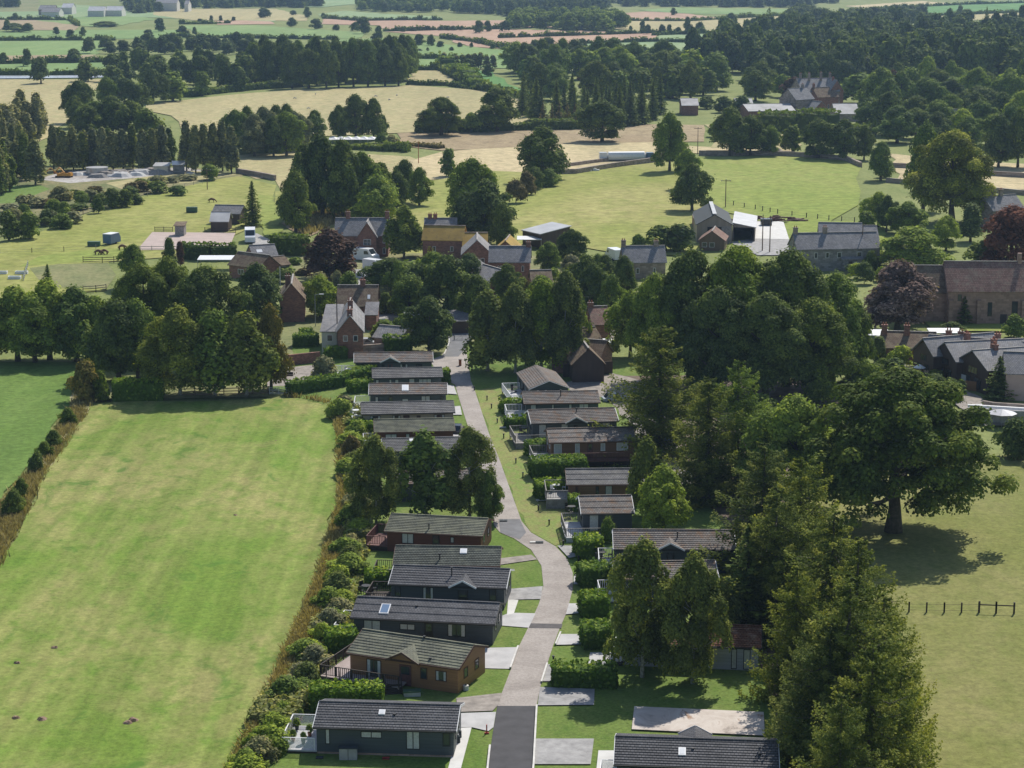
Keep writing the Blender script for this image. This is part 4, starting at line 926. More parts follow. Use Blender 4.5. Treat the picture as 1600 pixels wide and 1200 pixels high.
# hedges of the lodge park (clipped laurel)
LH = [([(830,748),(914,744)],3.2,2.6,"long dark hedge below the redwood-coloured lodge"),
 ([(838,782),(884,779)],3.0,2.4,"hedge left of the brown lodge's round deck"),
 ([(889,802),(906,802)],2,2.2,"small square hedge behind the pale deck"),
 ([(900,873),(938,871)],3.0,2.6,"hedge beside the grey pad at the road bend"),
 ([(905,918),(950,914)],2.8,2.5,"second hedge down from the road bend"),
 ([(907,965),(948,963)],2.8,2.5,"third hedge down from the road bend"),
 ([(909,1013),(952,1011)],2.8,2.5,"fourth hedge down from the road bend"),
 ([(864,1073),(962,1074)],2.4,2.2,"long light-topped hedge beside the dark steps"),
 ([(487,1112),(597,1112)],2.2,2.6,"long bright laurel hedge below the orange lodge"),
 ([(510,1020),(556,1016)],2.4,2.2,"dark hedge behind the orange lodge's deck"),
 ([(572,918),(608,916)],2.2,1.9,"small hedge left of the two slate lodges"),
 ([(452,618),(530,606),(556,596),(585,588)],2.2,2.0,"long clipped hedge at the gravel yard"),
 ([(546,616),(578,612)],2.2,2.0,"short clipped hedge left of the lodge with a large skylight"),
 ([(686,600),(702,600)],2.0,2.2,"square hedge right of the second lodge in the top row"),
 ([(551,680),(584,678)],2.4,2.0,"clipped hedge left of the red-brown lodge"),
 ([(594,686),(634,684)],.9,.9,"low hedge in front of the red-brown lodge"),
 ([(600,550),(642,549)],2.6,2.6,"square dark hedge at the park entrance wall"),
 ([(783,648),(816,646)],2.2,2.2,"hedge between the angled lodge and the next deck"),
 ([(792,672),(828,668)],2.2,1.8,"hedge in front of the white-railed deck"),
 ([(824,716),(856,712)],2,2.2,"hedge left of the redwood-coloured lodge's deck"),
 ([(508,562),(540,560)],2,2.0,"clipped garden hedge of the white-ended house"),
 ([(459,543),(497,542)],2.4,2.2,"broad clipped hedge left of the white-ended house"),
 ([(178,626),(255,624)],2.6,3.0,"rough dark hedge at the meadow's top left"),
 ([(470,533),(488,532)],2,2,"short hedge in the white-ended house's garden"),
 ([(955,905),(985,905)],2.2,2,"hedge hidden beside the birch and the dark lodge deck")]
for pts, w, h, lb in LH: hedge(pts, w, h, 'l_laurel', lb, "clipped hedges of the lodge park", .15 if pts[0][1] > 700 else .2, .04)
# rough dry grass
grass_strip([(0,880),(60,760),(142,636),(300,634),(510,628),(525,700),(520,790),(490,900),(430,1040),(360,1185),(340,1230),(-60,1230),(-60,1000)], 9000, .17, 'tuft', "short grass tufts and weeds growing in the mown left meadow", 8, .07, "grass_tufts")
grass_strip([(1400,760),(1640,730),(1760,1240),(1440,1240),(1400,1000)], 5000, .2, 'tuft', "short grass tufts growing in the right pasture around the great oak", 9, .07, "grass_tufts")
grass_strip([(440,618),(530,636),(556,700),(548,850),(500,960),(440,1090),(380,1230),(352,1230),(440,1044),(498,905),(530,792),(530,690),(515,630)], 6500, .95, 'dry', "tall dry grass between the meadow and the shrub belt")
grass_strip([(126,606),(150,625),(62,757),(2,880),(-60,990),(-60,880),(0,792),(60,720)], 3000, .8, 'dry', "dry grass strip between the two left meadows", 5)
grass_strip([(445,352),(500,327),(585,332),(600,345),(520,352),(480,370)], 700, 1.6, 'dry', "dry rough grass behind the copper tree", 6, .3)
# ------------------------------------------------------------------ buildings
def frame_of(eL, eR, he):
    A, B = G(*eL, he), G(*eR, he); d = B-A; return Vector((A.x, A.y, 0)), math.atan2(d.y, d.x), math.hypot(d.x, d.y)
def window(root, x0, x1, z0, z1, y=0.0, fr='black', pane='glass', name="window", lights=2, nx=None, curtain=False, off=None):
    """window in a wall facing -y at the given y: frame, sunk pane, glazing bars; off = (x, y, turn) for the other walls"""
    m = MB(); f = .07
    m.box(x0, x1, y-.05, y+.02, z0, z0+f); m.box(x0, x1, y-.05, y+.02, z1-f, z1)
    m.box(x0, x0+f, y-.048, y+.02, z0+f, z1-f); m.box(x1-f, x1, y-.048, y+.02, z0+f, z1-f)
    for i in range(1, lights):
        xx = x0+(x1-x0)*i/lights; m.box(xx-.035, xx+.035, y-.046, y+.02, z0+f, z1-f)
    w = m.build(name, M[fr], root)
    p = MB().box(x0+f, x1-f, y-.02, y+.01, z0+f, z1-f).build("pane", M[pane], w)
    if curtain:
        c = MB(); cw = (x1-x0)*.2
        c.box(x0+f, x0+f+cw, y-.024, y-.0201, z0+f, z1-f); c.box(x1-f-cw, x1-f, y-.024, y-.0201, z0+f, z1-f); c.build("curtain", M['curtain'], w)
    if off: w.location = (off[0], off[1], 0); w.rotation_euler = (0, 0, off[2])
    return w
def railing(root, pts, z, kind='white', name="railing", h=1.05):
    m = MB(); col = {'white':'white','glass':'white','dark':'wood_dk','grey':'wood_grey','red':'wood_red'}[kind]
    g = MB()
    for (a, b) in zip(pts, pts[1:]):
        A, B = Vector((*a, z)), Vector((*b, z)); L = (B-A).length; n = max(1, int(L/1.4))
        m.bar(A+Vector((0,0,h)), B+Vector((0,0,h)), .09, .06)
        for i in range(n+1):
            p = A.lerp(B, i/n); m.box(p.x-.045, p.x+.045, p.y-.045, p.y+.045, z, z+h)
        if kind == 'glass':
            g.bar(A+Vector((0,0,h*.5)), B+Vector((0,0,h*.5)), .02, h*.8)
        else:
            m.bar(A+Vector((0,0,.16)), B+Vector((0,0,.16)), .05, .05); k = max(2, int(L/.2))
            for i in range(k):
                p = A.lerp(B, (i+.5)/k); m.box(p.x-.028, p.x+.028, p.y-.02, p.y+.02, z+.18, z+h-.03)
    o = m.build(name, M[col], root)
    if kind == 'glass': g.build("glass_panel", M['pane_clear'], o)
    return o
mm, tt, bb = newmat("clear_pane"); bb.inputs["Base Color"].default_value = (.75,.8,.8,1); bb.inputs["Roughness"].default_value = .05
bb.inputs["Alpha"].default_value = .28; M['pane_clear'] = mm
def stepped(m, x0, x1, y0, z0, y1, z1, n, st=.055):
    """roof slope laid in courses from (y0,z0) at the eave to (y1,z1) at the ridge"""
    for k in range(n):
        a, b = k/n, (k+1)/n; ya, yb = y0+(y1-y0)*a, y0+(y1-y0)*b; za, zb = z0+(z1-z0)*a, z0+(z1-z0)*b
        m.poly([(x0,ya,za),(x1,ya,za),(x1,ya,za+st),(x0,ya,za+st),(x0,yb,zb),(x1,yb,zb)], [(0,1,2,3),(3,2,5,4),(0,3,4),(1,5,2)])
    m.poly([(x0,y0,z0-.12),(x1,y0,z0-.12),(x1,y1,z1-.12),(x0,y1,z1-.12),(x0,y0,z0),(x1,y0,z0),(x1,y1,z1),(x0,y1,z1)], [(3,2,1,0),(0,1,5,4),(1,2,6,5),(3,0,4,7)])
def lodge(label, eL, eR, he, roof, wall, W=6.1, rise=.95, gable=None, gy='front', wins=(), door=None, sky=(), flues=(), deck=None, skirt=.45, skmat='brick_lt', trim='white',
          fr='black', courses=9, turned=False, D=12.2, bars='white', back_deck=False, group="lodges in two rows along the park road"):
    P, rz, L = frame_of(eL, eR, he); root = empty("holiday_lodge", P, rz, label, "lodge", group)
    fx = lambda px: (px-eL[0])/(eR[0]-eL[0])*L
    oh = .3; r = Vector((0, 0, 0))
    x0, x1 = .15, L-.15; ylo = oh
    if turned: W, Lr = L-.3, D
    # walls with gable ends
    m = MB(); m2 = MB()
    if not turned:
        y0, y1, yr = oh, oh+W, oh+W/2
        for zz0, zz1, mb, e in ((skirt, he, m, 0), (0, skirt, m2, -.04)):
            mb.box(x0-e, x1+e, y0-e, y1+e, zz0, zz1)
        m.poly([(x0,y0,he),(x0,y1,he),(x0,yr,he+rise),(x1,y0,he),(x1,y1,he),(x1,yr,he+rise)], [(0,2,1),(3,4,5),(0,3,5,2),(1,2,5,4)])
    else:
        y0, y1, xr = oh, oh+D, L/2
        m.box(x0, x1, y0, y1, skirt, he); m2.box(x0+.04, x1-.04, y0+.04, y1-.04, 0, skirt)
        m.poly([(x0,y0,he),(x1,y0,he),(xr,y0,he+rise),(x0,y1,he),(x1,y1,he),(xr,y1,he+rise)], [(0,1,2),(3,5,4),(0,2,5,3),(1,4,5,2)])
    m.build("wall", M[wall], root); m2.build("skirt", M[skmat], root)
    # roof
    m = MB(); sl = rise/(W/2)
    if not turned:
        a, b = -.1, L+.1
        stepped(m, a, b, 0, he-oh*sl+.09, yr, he+rise+.09, courses)
        stepped(m, b, a, 2*yr, he-oh*sl+.09, yr, he+rise+.09, courses)
        ro = m.build("roof", M[roof], root)
        MB().bar((a, yr, he+rise+.14), (b, yr, he+rise+.14), .22, .1).build("ridge_cap", M[roof], ro)
        g = MB(); g.bar((a, -.06, he-oh*sl+.03), (b, -.06, he-oh*sl+.03), .12, .12)
        g.build("gutter", M['brown_tr'] if trim == 'brown' else M['black'], root)
        tm = MB()
        for xx in (a-.03, b+.03):
            for s in (1, -1):
                MB().bar((xx, yr-s*yr, he-oh*sl+.02), (xx, yr, he+rise+.02), .05, .2).build("bargeboard", M['brown_tr' if trim == 'brown' else trim], root)
    else:
        xl, xr_ = 0, L; zl = he-.15*sl+.09
        mm_ = MB(); stepped(mm_, 0, D+oh+.3, 0, zl, W/2+.15, he+rise+.09, courses)
        mm_.v = [(v[1], (D+oh+.3)-v[0]-.1, v[2]) for v in mm_.v]; m.poly(mm_.v, mm_.f)
        mm_ = MB(); stepped(mm_, 0, D+oh+.3, 0, zl, W/2+.15, he+rise+.09, courses)
        m.poly([(L-v[1], v[0]-.1, v[2]) for v in mm_.v], mm_.f)
        ro = m.build("roof", M[roof], root)
        for xx in (0, L): MB().bar((xx,-.13,zl-.06), (L/2,-.13,he+rise+.02), .2, .05).build("bargeboard", M[trim], root)
    if gable and not turned:
        gx, gw = (fx(gable[0])+fx(gable[1]))/2, abs(fx(gable[1])-fx(gable[0])); gr = gw/2*.52
        gy0 = -.35; zb = he-oh*sl+.1; s = 1
        yb = min(yr-.1, gr/sl); 
        def mir(p): return (p[0], p[1] if gy == 'front' else 2*yr-p[1], p[2])
        q = MB()
        for sg in (-1, 1):
            tri = [(gx+sg*(gw/2+.1), gy0, zb+.02), (gx, gy0, zb+gr+.1), (gx, yb+.1, zb+gr+.1), (gx+sg*(gw/2+.1), .02, zb+.02)]
            tri = [mir(p) for p in tri]
            if (sg == 1) == (gy == 'front'): tri.reverse()
            q.slab(tri, .07)
        q.build("porch_roof", M[roof], root)
        q = MB(); tri = [mir(p) for p in ((gx-gw/2+.1, 0, zb-.35), (gx+gw/2-.1, 0, zb-.35), (gx+gw/2-.1, 0, zb), (gx, 0, zb+gr), (gx-gw/2+.1, 0, zb))]
        tri2 = [mir(p) for p in ((gx-gw/2+.1, oh-.01, zb-.35), (gx+gw/2-.1, oh-.01, zb-.35), (gx+gw/2-.1, oh-.01, zb), (gx, oh-.01, zb+gr), (gx-gw/2+.1, oh-.01, zb))]
        q.poly(tri+tri2, [(0,1,2,3,4),(9,8,7,6,5),(0,5,6,1),(1,6,7,2),(4,9,5,0),(2,7,8,3),(3,8,9,4)]); q.build("porch_gable", M[wall], root)
        q = MB()
        for sg in (-1, 1): MB().bar(mir((gx+sg*(gw/2+.14), gy0-.04, zb-.02)), mir((gx, gy0-.04, zb+gr+.06)), .05, .17).build("porch_bargeboard", M['brown_tr' if trim == 'brown' else 'white'], root)
    for (p0, p1, z0, z1, *o) in wins:
        a, b = fx(p0), fx(p1); cur = (b-a) > 1.1; window(root, a, b, skirt+z0, skirt+z1, oh, fr, 'glass' if not o or o[0] != 'w' else 'curtain', curtain=cur, lights=max(1, round((b-a)/.75)))
    if door:
        a, b = fx(door[0]), fx(door[1]); d = MB().box(a, b, oh-.06, oh+.02, skirt+.02, skirt+2.02).build("door", M[door[2] if len(door) > 2 else 'wood_dk'], root)
        MB().box(a+.15, b-.15, oh-.075, oh-.061, skirt+1.1, skirt+1.85).build("pane", M['glass'], d)
    # windows of the two ends
    if not turned:
        for xx, turn in ((x1, math.pi/2), (x0, -math.pi/2)):
            for yy in (oh+1.3, oh+W-2.4):
                w = window(root, 0, .9, skirt+.95, skirt+1.95, 0, fr, 'glass', lights=1)
                w.location = (xx, yy if turn > 0 else yy+.9, 0); w.rotation_euler = (0, 0, turn)
    else:
        for k in range(3):
            w = window(root, 0, 1.1, skirt+.9, skirt+2, 0, fr, 'glass', lights=2); w.location = (x0, y0+2.5+k*3.4, 0); w.rotation_euler = (0, 0, -math.pi/2)
        window(root, 1.2, 2.9, skirt+.6, skirt+2, y0, fr, 'glass', curtain=True); window(root, 3.6, 4.8, skirt+.9, skirt+2, y0, fr, 'glass')
    for s in sky:                       # rooflights on the front slope: (px, fraction up the slope, width m, glass)
        xx = fx(s[0]) if not turned else s[0]; f = s[1]; w = s[2]; yy = yr*f; zz = he-oh*sl+.09+yr*f*sl; hh = s[4] if len(s) > 4 else w*1.1
        q = MB(); q.poly([(xx-w/2, yy-hh/2, zz-hh/2*sl+.13), (xx+w/2, yy-hh/2, zz-hh/2*sl+.13), (xx+w/2, yy+hh/2, zz+hh/2*sl+.13), (xx-w/2, yy+hh/2, zz+hh/2*sl+.13),
             (xx-w/2, yy-hh/2, zz-hh/2*sl-.1), (xx+w/2, yy-hh/2, zz-hh/2*sl-.1), (xx+w/2, yy+hh/2, zz+hh/2*sl-.1), (xx-w/2, yy+hh/2, zz+hh/2*sl-.1)], [(0,1,2,3),(4,5,1,0),(5,6,2,1),(6,7,3,2),(7,4,0,3)])
        k = q.build("skylight", M['white'], ro); i = .1
        MB().poly([(xx-w/2+i, yy-hh/2+i, zz-(hh/2-i)*sl+.14), (xx+w/2-i, yy-hh/2+i, zz-(hh/2-i)*sl+.14), (xx+w/2-i, yy+hh/2-i, zz+(hh/2-i)*sl+.14), (xx-w/2+i, yy+hh/2-i, zz+(hh/2-i)*sl+.14)], [(0,1,2,3)]).build("pane", M[s[3]], k) if True else None
    for p, f, h in flues:
        xx = fx(p); yy = yr*f; zz = he+rise*f-.3
        q = MB(); q.cyl(xx, yy, zz, zz+.3+h, .07, n=8); q.cyl(xx, yy, zz+.3+h, zz+.4+h, .13, n=8); q.build("flue", M['black'], ro)
    if deck:
        # deck at the left end: (metres out, y from, y to, floor height, floor, rail kind)
        out, ya, yb_, dz, fl, rk = deck[:6]
        q = MB(); q.box(-out, x0-.01, ya, yb_, dz-.14, dz)
        dk = q.build("deck", M[fl], root); q = MB()
        for xx in (-out+.1, -out/2, -.2):
            for yy in (ya+.1, yb_-.1): MB().box(xx-.06, xx+.06, yy-.06, yy+.06, 0, dz-.14).build("deck_post", M['wood_dk'], dk)
        q.box(-out+.03, x0-.02, ya+.02, ya+.035, .05, dz-.15).build("deck_skirt", M['wood_dk' if rk != 'grey' else 'wood_grey'], dk)
        pts = [(-.05, ya+.05), (-out+.05, ya+.05), (-out+.05, yb_-.05), (-.05, yb_-.05)]
        if len(deck) > 6 and deck[6]: pts = [(deck[6], ya-1.65), (-out+.05, ya-1.65)]+pts[1:]
        railing(dk, pts, dz, rk)
        if len(deck) > 6 and deck[6]: MB().box(-out, deck[6], ya-1.7, ya-.002, dz-.14, dz-.003).box(-out+.1, deck[6], ya-1.66, ya-1.6, .05, dz-.15).build("front_deck", M[fl], dk)
    if bars == 'long':
        q = MB().box(0, L-1, -1.25, oh-.05, skirt-.2, skirt-.06).build("balcony", M['wood_red'], root); railing(q, [(0, -1.2), (L-1, -1.2)], skirt-.06, 'red')
        m3 = MB()
        for k in range(7): m3.box(.1+k*(L-1.3)/6-.07, .1+k*(L-1.3)/6+.07, -1.2, -1.06, 0, skirt-.2)
        m3.build("stilt", M['wood_dk'], q)
    return root, L, fx
S = (1.05, 2.05)
lodge("slate-clad lodge on pinkish brick skirt at the bottom, white-railed glass deck", (490.6,1136.6), (711,1143), 2.72, 'roof_char','w_slate', rise=.95, courses=10,
      wins=[(507,514.5,.7,2.1,'w'),(563,596,1.35,1.95,'w'),(634,655.5,.45,2.1,'w'),(691,703,.8,2.0)], sky=[(592,.62,.55,'glass_w',.6)], flues=[(612,.55,.1)],
      deck=(2.9, .3, 5.8, .55, 'deck_lt', 'glass'), trim='white')
lodge("orange-brown lodge turned slightly, with mossy roof and dark front veranda", (542.4,1019.6), (715.6,1045), 2.8, 'roof_moss','w_orange', W=6.2, rise=1.1, gable=(607.6,655), courses=9,
      wins=[(571,594,.35,2.1),(655.5,666,.9,2.0),(679,696,.95,1.95)], door=(623,641,'wood_red'), flues=[(668,.2,.1),(640,.98,.25)], fr='brown_tr', trim='brown', skmat='w_brown',
      deck=(2.2, .3, 6.4, .7, 'deck_pk', 'dark', 6.0), skirt=.3)
lodge("long slate-blue lodge with smooth charcoal roof and blue skylight", (549,965), (771.5,975.8), 2.5, 'roof_char','w_navy', rise=1.0, courses=3,
      wins=[(567,594,.1,1.95,'w'),(624,648,1.1,1.75,'w'),(699,727,.65,1.95)], door=(663,676,'black'), sky=[(597,.45,.95,'glass_b',1.5)], flues=[(645,.66,.1)],
      deck=(1.9, .3, 5.0, .5, 'conc_w', 'white'), skirt=.3, skmat='w_navy', trim='black')
lodge("dark slate lodge with small porch gable and tall flue, between two others", (608.4,912.8), (789.5,919.5), 2.7, 'roof_char','w_navy', rise=.95, gable=(704,743), courses=8,
      wins=[(616,625.5,.9,2),(660,677,.7,2),(764,775,.8,2)], door=(715,731,'black'), flues=[(702,.55,.9)], deck=(2.6, .3, 4.4, .5, 'wood_dk', 'dark'), trim='white', skmat='w_navy')
lodge("red-brown lodge with grey-green roof and white skylight", (615,882.4), (779.5,884.6), 2.6, 'roof_green','w_red', rise=1.05, courses=11,
      wins=[(668,676,.8,2,'w'),(723,731,.6,2,'w')], sky=[(722,.72,.75,'glass_w',.8)], flues=[(686,.3,.6)], deck=(2.4, .2, 5.0, .55, 'deck_pk', 'dark'), trim='brown', skmat='w_red', skirt=.35)
lodge("dark red lodge with lichen-mottled roof at the upper end of the lower row", (601.6,830), (752.5,837.8), 2.7, 'roof_moss','w_red', W=6.3, rise=1.0, courses=11,
      wins=[(627,645.5,.85,2.05,'w'),(703,709,1.2,1.9,'w')], door=(675,686,'wood_dk'), flues=[(668,.25,.6)], deck=(2.3, .3, 5.4, .9, 'wood_red', 'red'), trim='brown', skmat='w_red')
lodge("top lodge of the left row, slate walls and front gable", (554,566.6), (676,565), 2.5, 'roof_warm','w_slate', W=5.6, rise=.9, gable=(595,624),
      wins=[(562,568,.6,1.9),(596,601,.6,1.9),(625,637,.8,1.9),(650,660,.6,1.9)], door=(606,613,'wood_red'), trim='white', skirt=.2, deck=(4.2, -.5, 3.6, .3, 'conc_w', 'white'), courses=6)
lodge("slate lodge second in the left row with pale curtained windows", (583,591), (691,589), 2.4, 'roof_grey','w_slate', W=5.2, rise=.85,
      wins=[(587,592,.9,1.9,'w'),(608,612,.7,1.9,'w'),(617,623,.9,1.9,'w'),(639,648,.2,2.0,'w'),(654,674,.8,1.9,'w')], trim='black', skirt=.2, courses=6)
lodge("slate lodge third in the left row with one bright skylight", (577,616.6), (698,615.6), 2.5, 'roof_warm','w_slate', W=5.6, rise=.9,
      wins=[(586,591,.9,1.9,'w'),(607,614,.9,1.9),(628,638,1.1,1.6,'w'),(658,672,.2,2.0,'w'),(688,693,.7,1.9)], sky=[(633,.55,1.0,'glass_w',1.6)], skirt=.2, deck=(2.3, -.3, 4.5, .3, 'conc_w', 'white'), courses=6)
lodge("cream-walled lodge fourth in the left row", (566,647.6), (710,644.4), 2.6, 'roof_grey','w_cream', W=5.8, rise=.9,
      wins=[(578,595,.5,2.0),(613,626,.6,2.0),(630,640,.6,2.0),(651,657,1.2,1.9),(678,695,.4,2.0)], skirt=.3, deck=(1.4, .0, 4.5, .4, 'conc_w', 'glass'), skmat='w_cream', trim='black', courses=7)
lodge("red-brown lodge with mottled grey roof fifth in the left row", (586,675.6), (710,673), 2.5, 'roof_moss','w_red', W=5.8, rise=.95,
      wins=[(602,620,.4,1.9,'w'),(634,640,.7,1.9,'w')], skirt=.25, deck=(1.6, .1, 4.5, .3, 'conc_w', 'white'), skmat='w_red', trim='brown', courses=10)
lodge("navy lodge sixth in the left row, half hidden behind the birch clump", (599,706), (719,703), 2.5, 'roof_grey','w_navy', W=5.8, rise=.9, wins=[(640,650,.8,1.9)], sky=[(645,.8,.6,'glass_w',.6)], skirt=.25, courses=9)
lodge("lodge almost wholly hidden behind the birch clump", (612,757), (738,754), 2.6, 'roof_warm','w_slate', W=5.8, rise=.9, skirt=.3)
lodge("dark lodge standing gable-on with white terrace and two skylights", (826,608.3), (890,606.2), 2.7, 'roof_warm','w_slate', rise=1.15, turned=True, D=11.6, courses=9, deck=(2.8, -.5, 8.5, .9, 'deck_lt', 'white'), skirt=.5, skmat='w_slate')
lodge("slate lodge below the gable-on one with black flue", (820,631), (937,629), 3.0, 'roof_warm','w_slate', W=6, rise=.95, wins=[(829,838,.5,2.0,'w'),(862,866,.6,2.0,'w'),(889,894,.7,2.0,'w'),(905,920,.8,2.0,'w')],
      flues=[(878,.6,.9)], skirt=.8, skmat='w_slate', deck=(2.6, .2, 4.6, .9, 'deck_lt', 'white'), courses=8, trim='brown')
lodge("slate lodge with front gable and grey raised deck in the right row", (831,662), (966,658), 3.3, 'roof_warm','w_slate', W=6.2, rise=1.05, gable=(884,916), wins=[(842,854,.1,2.0,'w'),(877,888,.1,2.0,'w'),(941,954,.8,2.0,'w')],
      door=(897,903,'black'), flues=[(905,.75,.6)], skirt=1.1, skmat='w_slate', deck=(2.6, -.3, 4.0, 1.1, 'wood_grey', 'grey', 2.6), courses=9)
lodge("redwood-coloured lodge with long front balcony", (860,692), (993,689), 3.6, 'roof_warm','w_brown', W=6.2, rise=1.0, wins=[(866,878,.1,1.95,'w'),(899,906,.5,1.95,'w'),(939,946,.9,1.9,'w'),(964,982,.9,1.95,'w')],
      door=(918,927,'wood_red'), skirt=1.4, skmat='wood_dk', deck=(2.4, -1.0, 4.0, 1.3, 'deck_lt', 'grey'), bars='long', courses=3, trim='brown', fr='white')
lodge("small brown lodge with a curved timber deck", (887,757.7), (1006,756.8), 3.0, 'roof_grey','w_brown', W=6.1, rise=1.05, wins=[(931,936,.9,1.9),(946,957,.2,2.0,'w')], door=(899,904,'wood_red'), skirt=.8, skmat='w_brown',
      deck=(2.7, -1.0, 4.2, 1.5, 'gravel_g', 'grey'), courses=3, trim='brown')
lodge("small navy lodge with a pale open sun deck", (909.4,803), (990,801.7), 3.0, 'roof_warm','w_navy', W=6.1, rise=1.15, wins=[(921,936,.05,2.0,'w')], skirt=.8, skmat='w_navy', deck=(2.1, -.6, 4.4, .85, 'deck_lt', 'grey', 2.1), courses=3)
lodge("long dark lodge with porch gable and rust-stained roof end", (960,858), (1149,859), 3.0, 'roof_warm','w_slate', W=6.1, rise=1.15, gable=(1027,1068), wins=[(970,985,.6,2.0,'w'),(1008,1020,.8,2,'w'),(1104,1112,.5,2.1,'w'),(1120,1128,.8,2)],
      door=(1042,1054,'black'), flues=[(1060,.6,.7)], skirt=.6, skmat='w_slate', deck=(1.7, .1, 4.6, .7, 'deck_lt', 'white'), courses=10)
lodge("dark lodge mostly hidden behind the two airy birches", (962,906), (1122,904), 2.8, 'roof_warm','w_slate', W=5.6, rise=.9, gable=(1078,1118), wins=[(1033,1048,.7,2.0,'w')], skirt=.4, deck=(1.6, 0, 4.0, .5, 'deck_lt', 'white'), courses=8)
lodge("pale lilac-walled lodge with rusty roof and black steps", (972,1004.5), (1188,1013), 2.6, 'roof_rust','w_lilac', W=6.1, rise=.95, wins=[(1143,1152,.15,2.15,'w'),(1162,1173,.15,2.15,'w'),(1000,1020,.5,2.0)], skirt=.2, skmat='black', trim='black',
      deck=(.9, .6, 4.4, .6, 'deck_lt', 'white'), courses=10)
lodge("charcoal-roofed lodge at the bottom right edge, gable on its far side", (961,1194.7), (1216,1203), 2.7, 'roof_char','w_navy', W=6.1, rise=1.0, gable=(1062,1112), gy='back', wins=[(985,1005,.5,2),(1100,1125,.6,2)],
      sky=[(1066,.5,.6,'glass_w',.9)], flues=[(1083,.62,.1),(1188,.5,.1)], skirt=.4, courses=11, deck=(1.3, 0, 4, .4, 'deck_lt', 'glass'))

